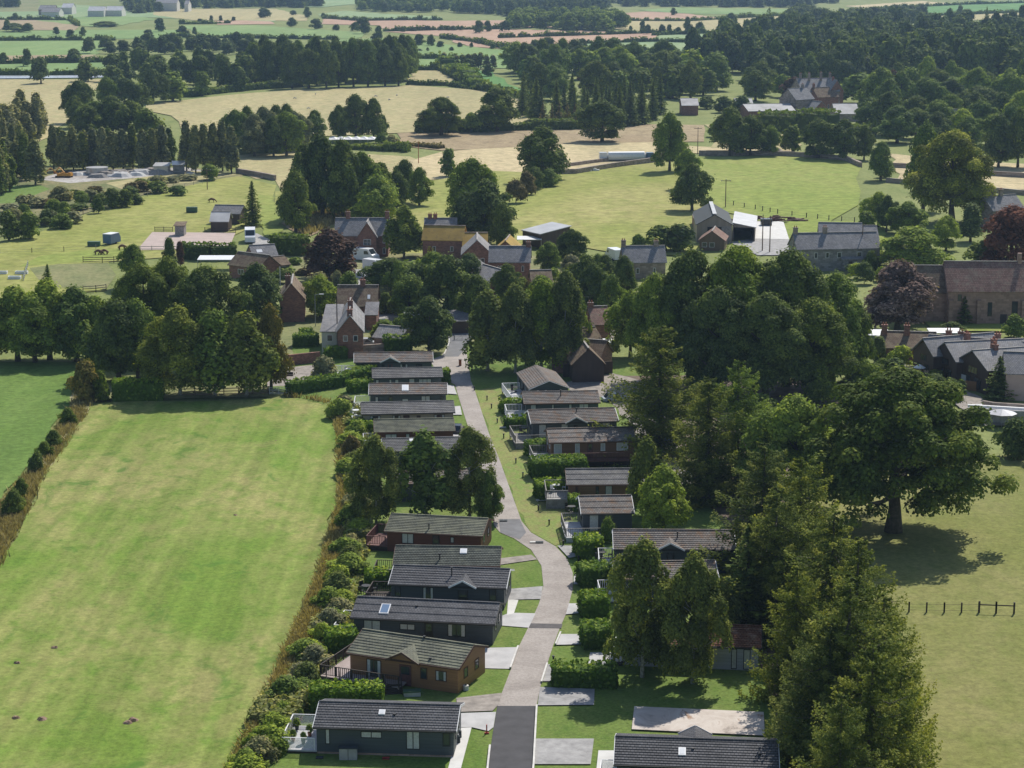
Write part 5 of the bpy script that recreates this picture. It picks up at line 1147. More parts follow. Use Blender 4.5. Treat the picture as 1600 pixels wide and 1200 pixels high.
def house(name, label, cat, eL, eR, he, D, rise, orient, wall, roof, chim=(), wins=(), rwins=(), oh=.3, fr='white', door=None, monopitch=False, lean=None, group=None, openf=False, sky=()):
    P, rz, L = frame_of(eL, eR, he); root = empty(name, P, rz, label, cat, group)
    fx = lambda px: (px-eL[0])/(eR[0]-eL[0])*L
    m = MB()
    if openf:
        m.box(0, .25, 0, D, 0, he); m.box(L-.25, L, 0, D, 0, he); m.box(.25, L-.25, D-.25, D, 0, he)
        n = max(1, int(L/5))
        for i in range(1, n): m.box(L*i/n-.12, L*i/n+.12, 0, .24, 0, he)
    else: m.box(0, L, 0, D, 0, he)
    if monopitch == 'x': m.poly([(0,0,he),(L,0,he),(L,D,he),(0,D,he),(0,0,he+rise),(0,D,he+rise)], [(0,1,4),(3,5,2),(0,4,5,3),(1,2,5,4)])
    elif monopitch: m.poly([(0,0,he),(L,0,he),(L,D,he),(0,D,he),(0,D,he+rise),(L,D,he+rise)], [(0,4,3),(1,2,5),(3,4,5,2),(0,1,5,4)])
    elif orient == 'side': m.poly([(0,0,he),(L,0,he),(L,D,he),(0,D,he),(0,D/2,he+rise),(L,D/2,he+rise)], [(0,4,3),(1,2,5),(0,1,5,4),(3,4,5,2)])
    else: m.poly([(0,0,he),(L,0,he),(L,D,he),(0,D,he),(L/2,0,he+rise),(L/2,D,he+rise)], [(0,1,4),(3,5,2),(0,4,5,3),(1,2,5,4)])
    m.build("wall", M[wall], root)
    m = MB(); th = .16
    if monopitch == 'x':
        sl = rise/L; m.slab([(0,-oh,he+rise+th), (L+oh,-oh,he-oh*sl+th), (L+oh,D+oh,he-oh*sl+th), (0,D+oh,he+rise+th)], th-.01)
    elif monopitch:
        sl = rise/D; m.slab([(-oh,-oh,he-oh*sl+th), (L+oh,-oh,he-oh*sl+th), (L+oh,D+oh,he+rise+oh*sl+th), (-oh,D+oh,he+rise+oh*sl+th)], th-.01)
    elif orient == 'side':
        sl = rise/(D/2); zt = he+rise+th
        m.slab([(-oh,-oh,he-oh*sl+th),(L+oh,-oh,he-oh*sl+th),(L+oh,D/2,zt),(-oh,D/2,zt)], th-.01)
        m.slab([(-oh,D/2,zt),(L+oh,D/2,zt),(L+oh,D+oh,he-oh*sl+th),(-oh,D+oh,he-oh*sl+th)], th-.01)
    else:
        sl = rise/(L/2); zt = he+rise+th
        m.slab([(-oh,-oh,he-oh*sl+th),(L/2,-oh,zt),(L/2,D+oh,zt),(-oh,D+oh,he-oh*sl+th)], th-.01)
        m.slab([(L/2,-oh,zt),(L+oh,-oh,he-oh*sl+th),(L+oh,D+oh,he-oh*sl+th),(L/2,D+oh,zt)], th-.01)
    ro = m.build("roof", M[roof], root)
    m = MB()
    if not monopitch:
        if orient == 'side': m.bar((-oh, D/2, zt+.03), (L+oh, D/2, zt+.03), .3, .1)
        else: m.bar((L/2, -oh, zt+.03), (L/2, D+oh, zt+.03), .3, .1)
        m.build("ridge_tile", M['stone' if 'ochre' in roof else 'wood_grey'], ro)
    for cx, cyy, ch in chim:           # fractions across and back, height above the ridge
        x, y = cx*L, cyy*D; zt2 = he+rise+ch
        c = MB(); c.box(x-.45, x+.45, y-.35, y+.35, he, zt2); c.box(x-.52, x+.52, y-.42, y+.42, zt2, zt2+.15)
        co = c.build("chimney", M['brick' if wall in ('brick','brick_lt','w_timber','pink','render') else 'stone'], ro)
        p = MB(); p.cyl(x-.22, y, zt2+.15, zt2+.55, .12, .1, 8); p.cyl(x+.22, y, zt2+.15, zt2+.55, .12, .1, 8); p.build("chimney_pot", M['pot'], co)
    for (a, b, z0, z1) in wins: window(root, a*L, b*L, z0, z1, 0, fr, 'glass', lights=max(1, round((b-a)*L/.8)))
    for (a, b, z0, z1) in rwins:
        w = window(root, 0, (b-a)*D, z0, z1, 0, fr, 'glass'); w.location = (L, a*D, 0); w.rotation_euler = (0, 0, math.pi/2)
    for s in sky:
        x, f, w = s; y = D/2*f if orient == 'side' else f*D
        if orient == 'side':
            z = he+rise*f+th; MB().poly([(x*L-w/2, y-.4, z-.4*sl+.06), (x*L+w/2, y-.4, z-.4*sl+.06), (x*L+w/2, y+.4, z+.4*sl+.06), (x*L-w/2, y+.4, z+.4*sl+.06),(x*L-w/2, y-.4, z-.4*sl-.1), (x*L+w/2, y-.4, z-.4*sl-.1), (x*L+w/2, y+.4, z+.4*sl-.1), (x*L-w/2, y+.4, z+.4*sl-.1)],
                [(0,1,2,3),(4,5,1,0),(5,6,2,1),(6,7,3,2),(7,4,0,3)]).build("skylight", M['glass_w'], ro)
    if door:
        MB().box(door[0]*L, door[1]*L, -.06, .02, 0.02, door[2]).build("door", M[door[3]], root)
    return root
H = house
H("farmhouse","brick farmhouse with two slate gables and tall chimneys","house",(524,367.5),(606,367.5),5,8,3.2,'side','brick','slate',[(.22,.5,1.4),(.97,.5,1.4)],[(.04,.1,3.2,4.4),(.9,.95,3.2,4.4),(.9,.95,.8,2.2)])
H("house","projecting brick gable wing of the twin-gabled farmhouse","house wing",(559,369),(588,369),5,5,3.0,'gable','brick','slate_x',[],[(.3,.7,3.0,4.3),(.36,.64,.9,2.3)])
H("house","brick bungalow with pale slate roof and glazed garden room, left of village","house",(358,413),(404,419),2.8,6,2.2,'side','brick','browntile',[],[(.3,.5,1,2.1),(.62,.8,1,2.1)])
H("house","brick house wing with pale skylit slate roof","house wing",(398,404),(434,402),3.6,7,2.2,'side','brick','slate',[],[(.5,.7,1,2.2)],sky=[(.3,.5,1.2)])
H("garden_room","glazed garden room with brown tiled roof beside the bungalow","garden room",(428,415.5),(452,413),2.5,5,1.4,'side','brick_lt','browntile',[],[(.1,.35,.5,2.2),(.4,.65,.5,2.2),(.7,.95,.5,2.2)])
H("house","tall brick gable house beside the bright green round tree","house",(437,466.8),(475,466.3),4.6,11,2.6,'gable','brick','browntile_x',[(.32,.35,.9)],[])
H("house","stone-and-brick gable house with two chimneys and white end","house",(527,518),(567,517.5),4.6,17,2.6,'gable','brick','slate_x',[(.5,.06,.8),(.5,.55,.9)],[(.22,.4,2.9,3.9),(.62,.8,2.9,3.9)],[(.15,.2,2.6,3.8),(.4,.45,2.6,3.8),(.65,.7,2.6,3.8)])
H("house","white rendered end wing of the two-chimney house","house wing",(502.5,518.5),(526,518.5),4.0,12,2.4,'side','render','slate',[],[(.35,.72,2.4,3.5)],monopitch=True)
H("house","red brick house with brown patched roof behind the white-ended house","house",(527.5,478),(587.5,478),4,8,3.0,'side','brick','browntile',[(.62,.5,1.0)],[(.85,.92,2,3)],sky=[(.8,.4,.5)])
H("outhouse","low brick lean-to with slate roof beside the white-ended house","outhouse",(572,492),(588,492),3,4,1.4,'side','brick','slate',monopitch=True)
H("house","brick house with ochre lichen roof behind the golden shrub","house",(660.5,374.5),(722,375.5),4.6,7,2.6,'side','brick','ochre',[],[(.7,.78,2.1,3.2),(.25,.33,2.1,3.2)])
H("house","grey slate cottage with two black pots behind the ochre-roofed house","cottage",(664,361),(712,361),4,7,2.4,'side','brick','slate',[(.15,.5,.9),(.32,.5,.9)])
H("outhouse","low building with ochre roof between ochre house and round-windowed barn","outhouse",(724,384),(760,384),3.6,7,2.3,'side','brick','ochre')
H("barn","brick gable barn with one white window beside the grey-roofed row","barn",(722,397.6),(769,397.5),3.4,11,3.0,'gable','brick','slate_x',[],[(.62,.74,1.4,2.6)])
H("barn","small brick barn with bright ochre gable roof","barn",(773,391),(806.5,391.5),4,9,2.0,'gable','brick','ochre_x')
H("house","long brick row with pale slate roof and end chimney","house",(765,409),(827.5,409.3),4.6,7,2.6,'side','brick','slate',[(.96,.5,.9)],[(.2,.24,2.6,3.8),(.27,.31,2.6,3.8),(.8,.86,2.6,3.8)])
H("house","low slate-roofed brick cottage with two round windows","cottage",(732,431.5),(764,441),3.2,7,2.0,'side','brick','slate',[],[(.1,.22,1.3,2.2),(.7,.85,1.3,2.2)])
H("lean_to","pale slate lean-to joining the barn and the cottage","lean-to",(728,422),(763,419),2.8,5,1.2,'side','brick','slate',monopitch=True)
H("shed","open dark shed with pale sheet roof at the pasture edge","shed",(816.5,360),(845,366),3.4,8,1.2,'side','w_timber','steel_white',monopitch=True)
H("house","stone cottage with grey slate roof and end chimneys beside white van","cottage",(976,410),(1040,409.3),3.6,7,2.8,'side','stone','slate',[(.02,.5,1.2),(.82,.5,1.0)],[(.28,.36,1.2,2.4),(.7,.76,1.2,2.4)])
b = H("barn","large barn with dark green roof, pale ridge and open front","barn",(1089,351),(1144,351.4),4.4,23,2.3,'gable','w_barn','steel_dark',[],[])
Lb = frame_of((1089,351),(1144,351.4),4.4)[2]
MB().box(Lb*.3, Lb*.7, -.05, .02, .02, 3.9).build("opening", M['black'], b); MB().box(Lb*.7, Lb*.98, -.09, .02, .02, 4.0).build("door", M['wood_grey'], b)
MB().bar((Lb/2, -.35, 6.95), (Lb/2, 23.3, 6.95), .9, .12).build("ridge_light", M['steel_white'], b)
H("shed","white-roofed open lean-to joined to the big barn","lean-to",(1144.4,355.2),(1180,355.8),3.4,21,1.0,'side','w_barn','steel_white',openf=True,monopitch='x')
H("shed","small timber outbuilding with rusty brown roof below the big barn","outbuilding",(1093,375),(1132,376),2.4,8,2.0,'gable','wood','redtile',[],[(.1,.3,.8,1.9),(.4,.6,.8,1.9)])
H("farmhouse","long grey stone farmhouse with two chimneys right of the barn yard","farmhouse",(1247,389.5),(1375,387),4.8,7.5,2.8,'side','greystone','slate',[(.02,.5,1.2),(.38,.5,1.2)],[(.34,.38,2.8,4),(.48,.53,2.8,4),(.72,.78,2.8,4),(.9,.94,2.8,4),(.2,.24,2.8,4)])
H("porch","slate-roofed porch on the front of the long farmhouse","porch",(1317,405),(1347,404.5),2.6,2.6,1.0,'side','greystone','slate',monopitch=True,wins=[(.6,.8,.6,1.9)],door=(.3,.5,2.1,'wood_dk'))
H("farmhouse","dark slate building close behind the long grey farmhouse","farm building",(1281,372),(1346,373),4,9,2.8,'side','greystone','slate')
H("outhouse","lower slate building right of the one behind the farmhouse","farm building",(1346.5,373.5),(1372,373.5),3.4,8,2.4,'side','greystone','slate')
a = H("abbey","long sandstone abbey nave with brown tile roof at right edge","abbey",(1482,455),(1700,456),6.2,10,4.6,'side','abbey','redtile',[],oh=.2)
La = frame_of((1482,455),(1700,456),6.2)[2]
for px, z0, z1, w in ((1548,1.6,4.2,.8),(1587,1.7,4.4,1.1),(1500,4.4,5.6,.7),(1650,1.6,4.2,.9)):
    x = (px-1482)/218*La; window(a, x-w/2, x+w/2, z0, z1, 0, 'wood_dk', 'glass', lights=1)
q = MB(); x = 88/218*La; q.box(x-.6, x+.6, -.06, .02, .05, 2.0); q.build("door", M['wood_dk'], a)
q = MB()
for px in (1486, 1530, 1600, 1640): x = (px-1482)/218*La; MB().box(x-.35, x+.35, -.7, -.01, 0, 4.6).build("buttress", M['abbey'], a)
MB().box(115/218*La, 121/218*La, 4.6, 5.4, 6, 12.5).build("gable_chimney", M['abbey'], a)
H("abbey_wing","lower abbey wing with dark mottled roof behind the purple beech","abbey wing",(1412,457),(1481,457.5),5.6,9,4.2,'side','abbey','browntile',oh=.2)
# timber-gabled brick row at the right
for i, (p, q_, D, lb) in enumerate([((1427.5,546),(1459,556),10,"first dark timber gable house, leftmost of the stepped row"),((1460,549.5),(1495,565),10,"second dark timber gable house, middle of the stepped row"),((1497,562),(1544,579),12,"third timber gable house, largest of the stepped row")]):
    P, rz, L = frame_of(p, q_, 3.9)
    h = H("house",lb,"house",p,q_,3.9,D+3,2.2,'gable','w_timber','slate_x',[(.75,.55,.6)] if i < 2 else [(.5,.25,.7)],[(.2,.45,.4,2.2),(.55,.8,.4,2.2),(.35,.65,2.6,3.7)],group=None,fr='brown_tr')
    if i == 2: MB().box(.1*L, .3*L, -.12, -.06, .1, 1.9).build("pale_door", M['white'], h)
H("house","long slate-roofed terrace behind the timber gable houses","terrace",(1446,547),(1640,563),3.8,6,1.9,'side','brick','slate',[(.25,.5,.9),(.55,.5,1),(.15,.5,.9)])
H("house","brown mossy-roofed house left of the timber gables with two chimneys","house",(1380,543),(1462,545),2.6,7,2.0,'side','brick','browntile',[(.03,.4,1.2),(.46,.4,1.2)])
H("house","pink-walled house end at the right edge behind the dark conifer","house",(1572,583),(1660,586),4.2,8,2.4,'side','pink','slate')
# village lane on the right of the birches
H("cottage","low cottage with brown roof half hidden by birches","cottage",(906,541),(943,537.5),3,7,2.2,'side','brick','browntile')
H("house","red-brown brick house with tiled roof at the end of the lane","house",(927.5,507),(954,506),3.8,7,2.4,'side','brick','redtile',[(.1,.5,.7)])
H("outhouse","small ochre-roofed outhouse with round pale wall beside the lane","outhouse",(909,505),(926,502),3.2,5,1.6,'side','render','ochre')
H("house","steep brown-roofed house behind the wood's left tip","house",(936,560),(956,549),3.2,8,2.2,'gable','brick','browntile_x')
H("garage","timber garage with brown gable roof behind the board fence","garage",(895,569),(944,568),3.2,8,2.4,'gable','w_timber','browntile_x')
H("house","grey pitched roof cottage between birches and lane","cottage",(832,441),(862,440.5),3.2,6,1.8,'side','brick','browntile')
H("house","low slate house half seen behind the village trees","cottage",(640,472),(668,470),3,6,2,'side','brick','slate')
H("shed","dark timber shed by the white parasol above the park entrance","shed",(704,503),(734,502),2.4,5,1,'side','w_timber','roof_grey',monopitch=True)
H("garage","small pale-roofed garage beside the parked dark car","garage",(625,530),(647,522),2.3,5,1.5,'gable','stone','slate_x')
# farm of the manor and its house, far right
H("manor_house","red sandstone manor house with many gables and chimneys","manor house",(1254,143.5),(1312,142.5),9,14,5,'side','stone','slate',[(.1,.5,2),(.3,.4,2.2),(.62,.4,2.4),(.9,.5,2)],[(.1,.14,2,4),(.3,.34,2,4),(.5,.54,2,4),(.1,.14,5.5,7.5),(.3,.34,5.5,7.5),(.5,.54,5.5,7.5)])
H("manor_wing","gabled brick wing in front of the manor house","manor wing",(1296,143),(1318,142),9,12,4.5,'gable','brick','slate_x',[(.5,.2,1)],[(.3,.45,3,5),(.6,.75,3,5)])
H("manor_wing","low brick range with ochre wall top before the manor","manor wing",(1278,152),(1310,151),7,9,3.6,'side','brick','browntile',[(.05,.5,1.5)],[(.2,.26,2,4),(.5,.56,2,4),(.8,.86,2,4)])
H("manor_wing","left slate range of the manor house","manor wing",(1244,156),(1272,154),7,9,4.2,'side','stone','slate',[(.8,.5,1.5)])
H("barn","small gabled barn in front of the manor","barn",(1272,171),(1294,170),3.2,9,3,'gable','brick','slate_x')
H("barn","long white-roofed farm shed left of the manor","barn",(1170,174),(1242,173),3.2,16,2.2,'side','brick','steel_pale')
H("barn","white curved-roofed shed in front of the manor's right side","barn",(1306,178),(1342,178),3,16,3.4,'side','stone','steel_pale')
H("greenhouse","white-roofed shed behind the park wood's right end","shed",(1066,165),(1091,165),4,14,2.4,'side','brick','steel_pale')
H("barn","pale roofed shed between the manor farm trees","barn",(1150,163),(1176,163),3.4,12,2,'side','brick','steel_pale')
H("house","brown gabled house half hidden in the parkland trees","house",(1494,185),(1512,184),5,10,3,'gable','brick','slate_x')
H("house","slate roof with two brick chimneys above the red beech","house",(1552,329),(1600,326),4.5,8,3,'side','stone','slate',[(.3,.5,1.4),(.55,.5,1.4)])
# stables, works yard, distant farms
H("stable","timber stable with pale sheet roof and dark walls beside the sand arena","stable",(329,346),(356,346),2.6,7,1.8,'side','w_timber','steel_white')
H("stable","long dark stable range behind the small pale-roofed stable","stable",(332,333),(374,334),2.8,6,1.6,'side','w_timber','slate')
H("shed","small shelter at the top edge of the sand arena","shelter",(273,353),(287,353),2.6,3.5,.4,'side','wood_grey','browntile',monopitch=True)
H("shed","grey works shed behind the yard's green hedge","works shed",(240,260),(262,260),2.6,5,.5,'side','steel','steel_white',monopitch=True)
H("shed","pale block shed at the right of the works yard","works shed",(270,258),(288,257.7),2.8,5,.6,'side','greystone','steel',monopitch=True)
for lb, x0, x1, y, hh in [("long white-roofed farm building far at top left",137,162,17,6),("low grey farm building right of the far white-roofed one",165,190,16.5,6),("far farmhouse cluster roof, leftmost, beside trees",60,84,15,6),
     ("far pale barn left of the long white-roofed one",96,112,12,7),("far dark-roofed barn below the pale far barn",64,92,19,5),("pale distant mansion on the top edge left of centre",243,276,5,9),("small distant white building right of the pale mansion",288,294,7,8)]:
    H("farm_building",lb,"farm building",(x0,y),(x1,y),hh,22,4,'side','render' if 'pale' in lb or 'white' in lb else 'stone','steel_white' if 'white-' in lb or 'pale barn' in lb else 'slate')
# ------------------------------------------------------------------ small things
def at(px, py, z=0): return G(px, py, z)
def post_thing(name, label, cat, px, py, h, r, mat, group=None, cap=None):
    P = at(px, py); m = MB().cyl(0, 0, 0, h, r, n=8); o = m.build(name, M[mat]); o.location = P
    if cap: MB().cyl(0, 0, h, h+cap[0], cap[1], n=10).build("cap", M[cap[2]], o)
    return lab(o, label, cat, group)
for i, (a, b, w) in enumerate([(741,613,"uppermost"),(761,628,"second from top"),(768,641,""),(777,664,""),(787,688,""),(806,727,""),(817,749,""),(841,801,""),(858,824,"second from bottom, on the bank"),(880,857,"lowest on the bank")]):
    post_thing("bollard_light","small black bollard light on the grass bank"+(", "+w if w else ", mid row"),"bollard light",a,b,.85,.09,'black',"bollard lights on the grass bank",(.12,.13,'black'))
post_thing("bollard_light","black bollard light beside the long light-topped hedge","bollard light",864.5,1042,1.0,.09,'black',"bollard lights on the grass bank",(.12,.13,'black'))
post_thing("bollard_light","black bollard light between two pads right of the road bend","bollard light",904,881,.8,.09,'black',None,(.12,.13,'black'))
def fence(pts, label, h=1.2, sp=2.6, rails=3, mat='wood_grey', group=None, cat="fence", wire=False, r=.06, name="post_and_rail_fence"):
    P = [at(*p) for p in pts]; root = empty(name, P[0], 0, label, cat, group); m = MB(); k = MB(); O = P[0]
    for a, b in zip(P, P[1:]):
        L = (b-a).length; n = max(1, round(L/sp))
        for i in range(n+1):
            p = a.lerp(b, i/n)-O; MB().box(p.x-r, p.x+r, p.y-r, p.y+r, 0, h+.1).build("post", M[mat], root)
        for j in range(rails):
            z = h*(j+.8)/rails; m.bar(a-O+Vector((0,0,z)), b-O+Vector((0,0,z)), .02 if wire else .045, .02 if wire else .12)
    m.build("wire" if wire else "rail", M[mat], root)
    return root
fence([(282,620),(350,619),(418,617)], "brown timber rail fence under the weeping trees above the meadow", 1.3, 2.4, 3, 'wood')
fence([(1365,957),(1420,960),(1475,961),(1529,961)], "wire fence with dark posts crossing the right pasture", 1.25, 1.85, 2, 'wood_dk', wire=True, r=.07, name="wire_fence")
fence([(1529.5,961),(1556,962),(1584,963)], "taller posts with one low rail at the right end of the pasture wire fence", 1.4, 1.9, 1, 'wood_dk', r=.08)
fence([(1146,322),(1180,328),(1215,335),(1260,341),(1295,345),(1335,348)], "wire fence behind the barn yard", 1.3, 4, 2, 'wood_dk', wire=True, r=.1, name="wire_fence")
fence([(242,363),(270,363)], "dark rail fence on the arena's top left", 1.3, 2.5, 3, 'wood_dk'); fence([(320,364),(368,365)], "dark rail fence on the arena's top right", 1.3, 2.5, 3, 'wood_dk')
fence([(130,411),(160,412),(196,410)], "dark timber rail fence below the blue horse trailer", 1.4, 3, 3, 'wood_dk')
fence([(0,398),(50,396),(100,394),(150,391)], "thin post fence crossing the left pasture", 1.2, 5, 2, 'wood_grey', wire=True, name="wire_fence")
fence([(130,458),(150,457),(166,455)], "short dark rail fence above the copse", 1.4, 3, 3, 'wood_dk')
fence([(20,364),(70,352),(130,337),(200,316),(260,300),(330,284)], "post fence along the ridge of the left pasture", 1.2, 6, 2, 'wood_grey', wire=True, name="wire_fence")
fence([(216,392),(280,392),(357,391.5)], "pale rail fence along the lower side of the arena", 1.1, 3, 2, 'wood_grey')
fence([(37,440),(44,416)], "pale metal hurdle line on the left pasture edge", 1.2, 3, 3, 'steel', name="metal_hurdle")
def gate(px0, px1, py, label, mat='steel', h=1.2):
    A, B = at(px0, py), at(px1, py); L = (B-A).length; root = empty("field_gate", A, math.atan2((B-A).y, (B-A).x), label, "gate"); m = MB()
    for j in range(5): m.box(.05, L-.05, -.02, .02, .15+j*h/5, .2+j*h/5)
    for x in (0.05, L/2, L-.05): m.box(x-.03, x+.03, -.025, .025, .1, h+.05)
    m.bar((.05, 0, .15), (L/2, 0, h), .04); m.build("leaf", M[mat], root)
    p = MB(); p.box(-.12, .0, -.06, .06, 0, h+.2); p.box(L, L+.12, -.06, .06, 0, h+.2); p.build("post", M['wood_dk'], root)
gate(420.5, 451, 617, "white field gate at the meadow corner left of the clipped hedge", 'white')
gate(710, 734, 534, "silver metal gate across the park entrance road")
def wall(pts, label, h=1.2, w=.45, mat='stone', cat="wall", name="boundary_wall", group=None):
    P = [at(*p) for p in pts]; m = MB()
    for a, b in zip(P, P[1:]):
        m.bar(a+Vector((0,0,h/2)), b+Vector((0,0,h/2)), w, h)
    for p in P[1:-1]: m.box(p.x-w/2, p.x+w/2, p.y-w/2, p.y+w/2, 0, h+.004)
    return lab(m.build(name, M[mat]), label, cat, group)
wall([(870,273),(900,272),(960,262),(1012,255),(1040,250)], "dark stone wall beside the white farm machinery", 1.6, .8)
wall([(880,262),(930,255),(1000,247),(1040,243)], "thin stone wall behind the white farm machinery", 1.2, .6)
wall([(1092,243),(1150,243),(1210,244),(1275,247),(1322,252),(1345,262)], "curving dark stone wall along the top of the right pasture", 1.7, .8)
wall([(1190,228),(1205,232),(1222,243)], "short stone wall joining the curving pasture wall", 1.5, .7)
wall([(1390,262),(1430,264),(1500,272),(1560,276),(1700,284)], "dark stone wall behind the yellowish lime tree", 1.6, .8)
wall([(370,271),(400,276),(430,282)], "low dark wall at the track bend by the village wood", 1.6, .8)
wall([(1385,285),(1440,290),(1600,305),(1700,310)], "lower stone wall right of the yellowish lime", 1.4, .8)
wall([(545,556),(575,553),(604,551)], "brown garden wall between white-ended house and top lodge", 1.6, .4)
wall([(443,574),(470,571),(500,568)], "dark garden wall at the back of the gravel yard", 2.0, .4, 'brick')
wall([(820,378),(860,379),(905,374)], "dark wall along the lower edge of the pasture", 1.3, .6)
wall([(880,592),(915,589),(957,586)], "tall dark board fence before the timber garage", 2.3, .12, 'w_timber', "fence", "board_fence")
wall([(1511,660),(1560,663),(1640,668)], "long grey rendered wall with white coping at the right edge", 2.2, .5, 'gravel_g')
wall([(1512,640),(1560,643),(1640,648)], "low white-topped wall behind the long grey wall", .8, .5, 'white')
wall([(1536,637),(1552,640),(1600,643)], "stone planter wall around the dark timber seats", 1.1, .5, 'stone')
wall([(1506,609),(1530,612)], "orange-brown timber fence below the third timber gable", 1.5, .1, 'w_orange', "fence", "board_fence")
wall([(705,516),(735,515)], "grey board fence above the entrance gate", 1.8, .1, 'wood_grey', "fence", "board_fence")
wall([(1092,378),(1083,350)], "old red brick wall left of the big barn", 2.4, .5, 'brick')
wall([(288,399),(330,401),(370,400)], "low pale wall behind the dark hedge of the arena", .6, .4, 'conc')
def pole(px, py, h, label, cross=0, mat='wood', r=.14, lamp=False, name="utility_pole"):
    P = at(px, py); o = MB().tube([(0,0,0),(0,0,h)], [r, r*.7], 8).build(name, M[mat]); o.location = P
    if cross:
        for k in range(cross): MB().box(-1.3, 1.3, -.07, .07, h-.5-k*.9, h-.35-k*.9).build("crossarm", M['wood_dk'], o)
        q = MB()
        for x in (-1.15, 0, 1.15): q.cyl(x, 0, h-.35 if x else h, h-.1 if x else h+.25, .06, n=6)
        q.build("insulator", M['glass_w'], o)
    if lamp:
        q = MB(); q.bar((0,0,h), (1.0,0,h+.15), .07); q.build("arm", M['steel'], o); MB().box(.8, 1.6, -.14, .14, h+.06, h+.2).build("lamp_head", M['white'], o)
    return lab(o, label, "street lamp" if lamp else "utility pole")
pole(1133.5,325,7.6,"T-shaped power pole on the pasture behind the big barn",1)
pole(1191,393,8.4,"left of two tall bare poles on the barn yard"); pole(1202.5,395,8.4,"right of two tall bare poles on the barn yard")
pole(654,256,7.2,"reddish power pole on the field right of the village wood",0,'rust'); pole(1090,241,9,"power pole behind the two-toned tree at the pasture",1)
pole(324,297,6,"pole with dark base right of the works yard",1); pole(1346,419,9.5,"dark pole in front of the long grey farmhouse")
pole(527.5,549,9.5,"dark telegraph pole against the white end wing",0,'wood_dk',.12); pole(1529,497,9.2,"grey street lamp in front of the abbey wall",0,'steel',.09,True,"street_lamp")
pole(438,447,4,"white pole beside the brick gable house",0,'white',.08,False,"flag_pole"); pole(493,512,6,"pale street lamp between the brick houses",0,'steel',.08,True,"street_lamp")
# vehicles
def car(px, py, rz, label, paint, kind='car', L=4.3, W=1.8, H_=1.45):
    P = at(px, py); root = empty("parked_"+kind, P, rz, label, kind); hb = H_*.55; m = MB()
    prof = [(-L/2,.35),(-L/2,hb*.95),(-L*.42,hb),(-L*.3,H_*.97),(-L*.02,H_),(L*.18,hb*1.1),(L*.44,hb*.85),(L/2,hb*.6),(L/2,.35)] if kind == 'car' else \
           [(-L/2,.45),(-L/2,H_),(L*.26,H_),(L*.38,H_*.62),(L*.48,H_*.5),(L/2,.45)]
    n = len(prof); V = [(x, -W/2*(.86 if z > hb*1.05 and kind == 'car' else 1), z) for x, z in prof]+[(x, W/2*(.86 if z > hb*1.05 and kind == 'car' else 1), z) for x, z in prof]
    m.poly(V, [tuple(range(n)), tuple(range(2*n-1, n-1, -1))]+[((i+1) % n, i, i+n, (i+1) % n+n) for i in range(n)])
    m.build("body", M[paint], root)
    g = MB()
    if kind == 'car':
        for s in (-1, 1): g.poly([(-L*.30, s*(W/2*.93), hb*1.05), (L*.14, s*(W/2*.93), hb*1.1), (-L*.02, s*(W/2*.88), H_*.95), (-L*.27, s*(W/2*.88), H_*.92)], [(0,1,2,3) if s < 0 else (3,2,1,0)])
        g.poly([(L*.19,-W*.4,hb*1.1+.01),(L*.19,W*.4,hb*1.1+.01),(0,W*.38,H_+.005),(0,-W*.38,H_+.005)], [(0,1,2,3)])
        g.poly([(-L*.425,-W*.4,hb*1.02),(-L*.425,W*.4,hb*1.02),(-L*.31,W*.38,H_*.96),(-L*.31,-W*.38,H_*.96)], [(3,2,1,0)])
    else:
        g.poly([(L*.385,-W*.42,H_*.63),(L*.385,W*.42,H_*.63),(L*.275,W*.42,H_*.97),(L*.275,-W*.42,H_*.97)], [(0,1,2,3)])
        for s in (-1, 1): g.poly([(L*.12, s*(W/2+.01), H_*.6), (L*.3, s*(W/2+.01), H_*.6), (L*.25, s*(W/2+.01), H_*.85), (L*.12, s*(W/2+.01), H_*.85)], [(0,1,2,3) if s < 0 else (3,2,1,0)])
    g.build("window", M['glass'], root)
    for x in (-L*.3, L*.3):
        for s in (-1, 1): MB().tube([(x, s*(W/2-.22), .33), (x, s*(W/2+.02), .33)], [.33, .33], 12).build("wheel", M['tyre'], root)
car(603,511,.2,"dark car parked behind the white-ended house",'carpaint_d'); car(562,437,.1,"silver car on the gravel below the copper tree",'carpaint_s')
car(575,541,.05,"pale car behind the brown garden wall",'carpaint_s'); car(713,677,1.45,"dark car parked at the right end of the red-brown lodge",'carpaint_d')
car(995,645,1.2,"dark blue car in the shade on the gravel lot",'carpaint_d'); car(963,628,.2,"pale car in the shade on the gravel lot's upper part",'carpaint_s')
car(1040,690,.3,"dark blue car under the conifers above the feathery trees",'carpaint_b'); car(925,450,-.4,"white car on the village lane",'carpaint_w'); car(1032,700,.1,"black car beside the dark blue car under the conifers",'carpaint_d')
car(391,378,-1.45,"white horsebox lorry on the track beside the sand arena",'carpaint_w','lorry',7.2,2.4,3.1)
car(568,408,-.5,"white motorhome beside the twin-gabled farmhouse",'carpaint_w','motorhome',7,2.3,2.9); car(960,406,1.9,"white van with dark windows beside the stone cottage",'carpaint_w','van',6,2.2,2.6)
car(585,424,-.7,"small white lorry with yellow load behind the silver car",'carpaint_w','lorry',5,2.1,2.6)
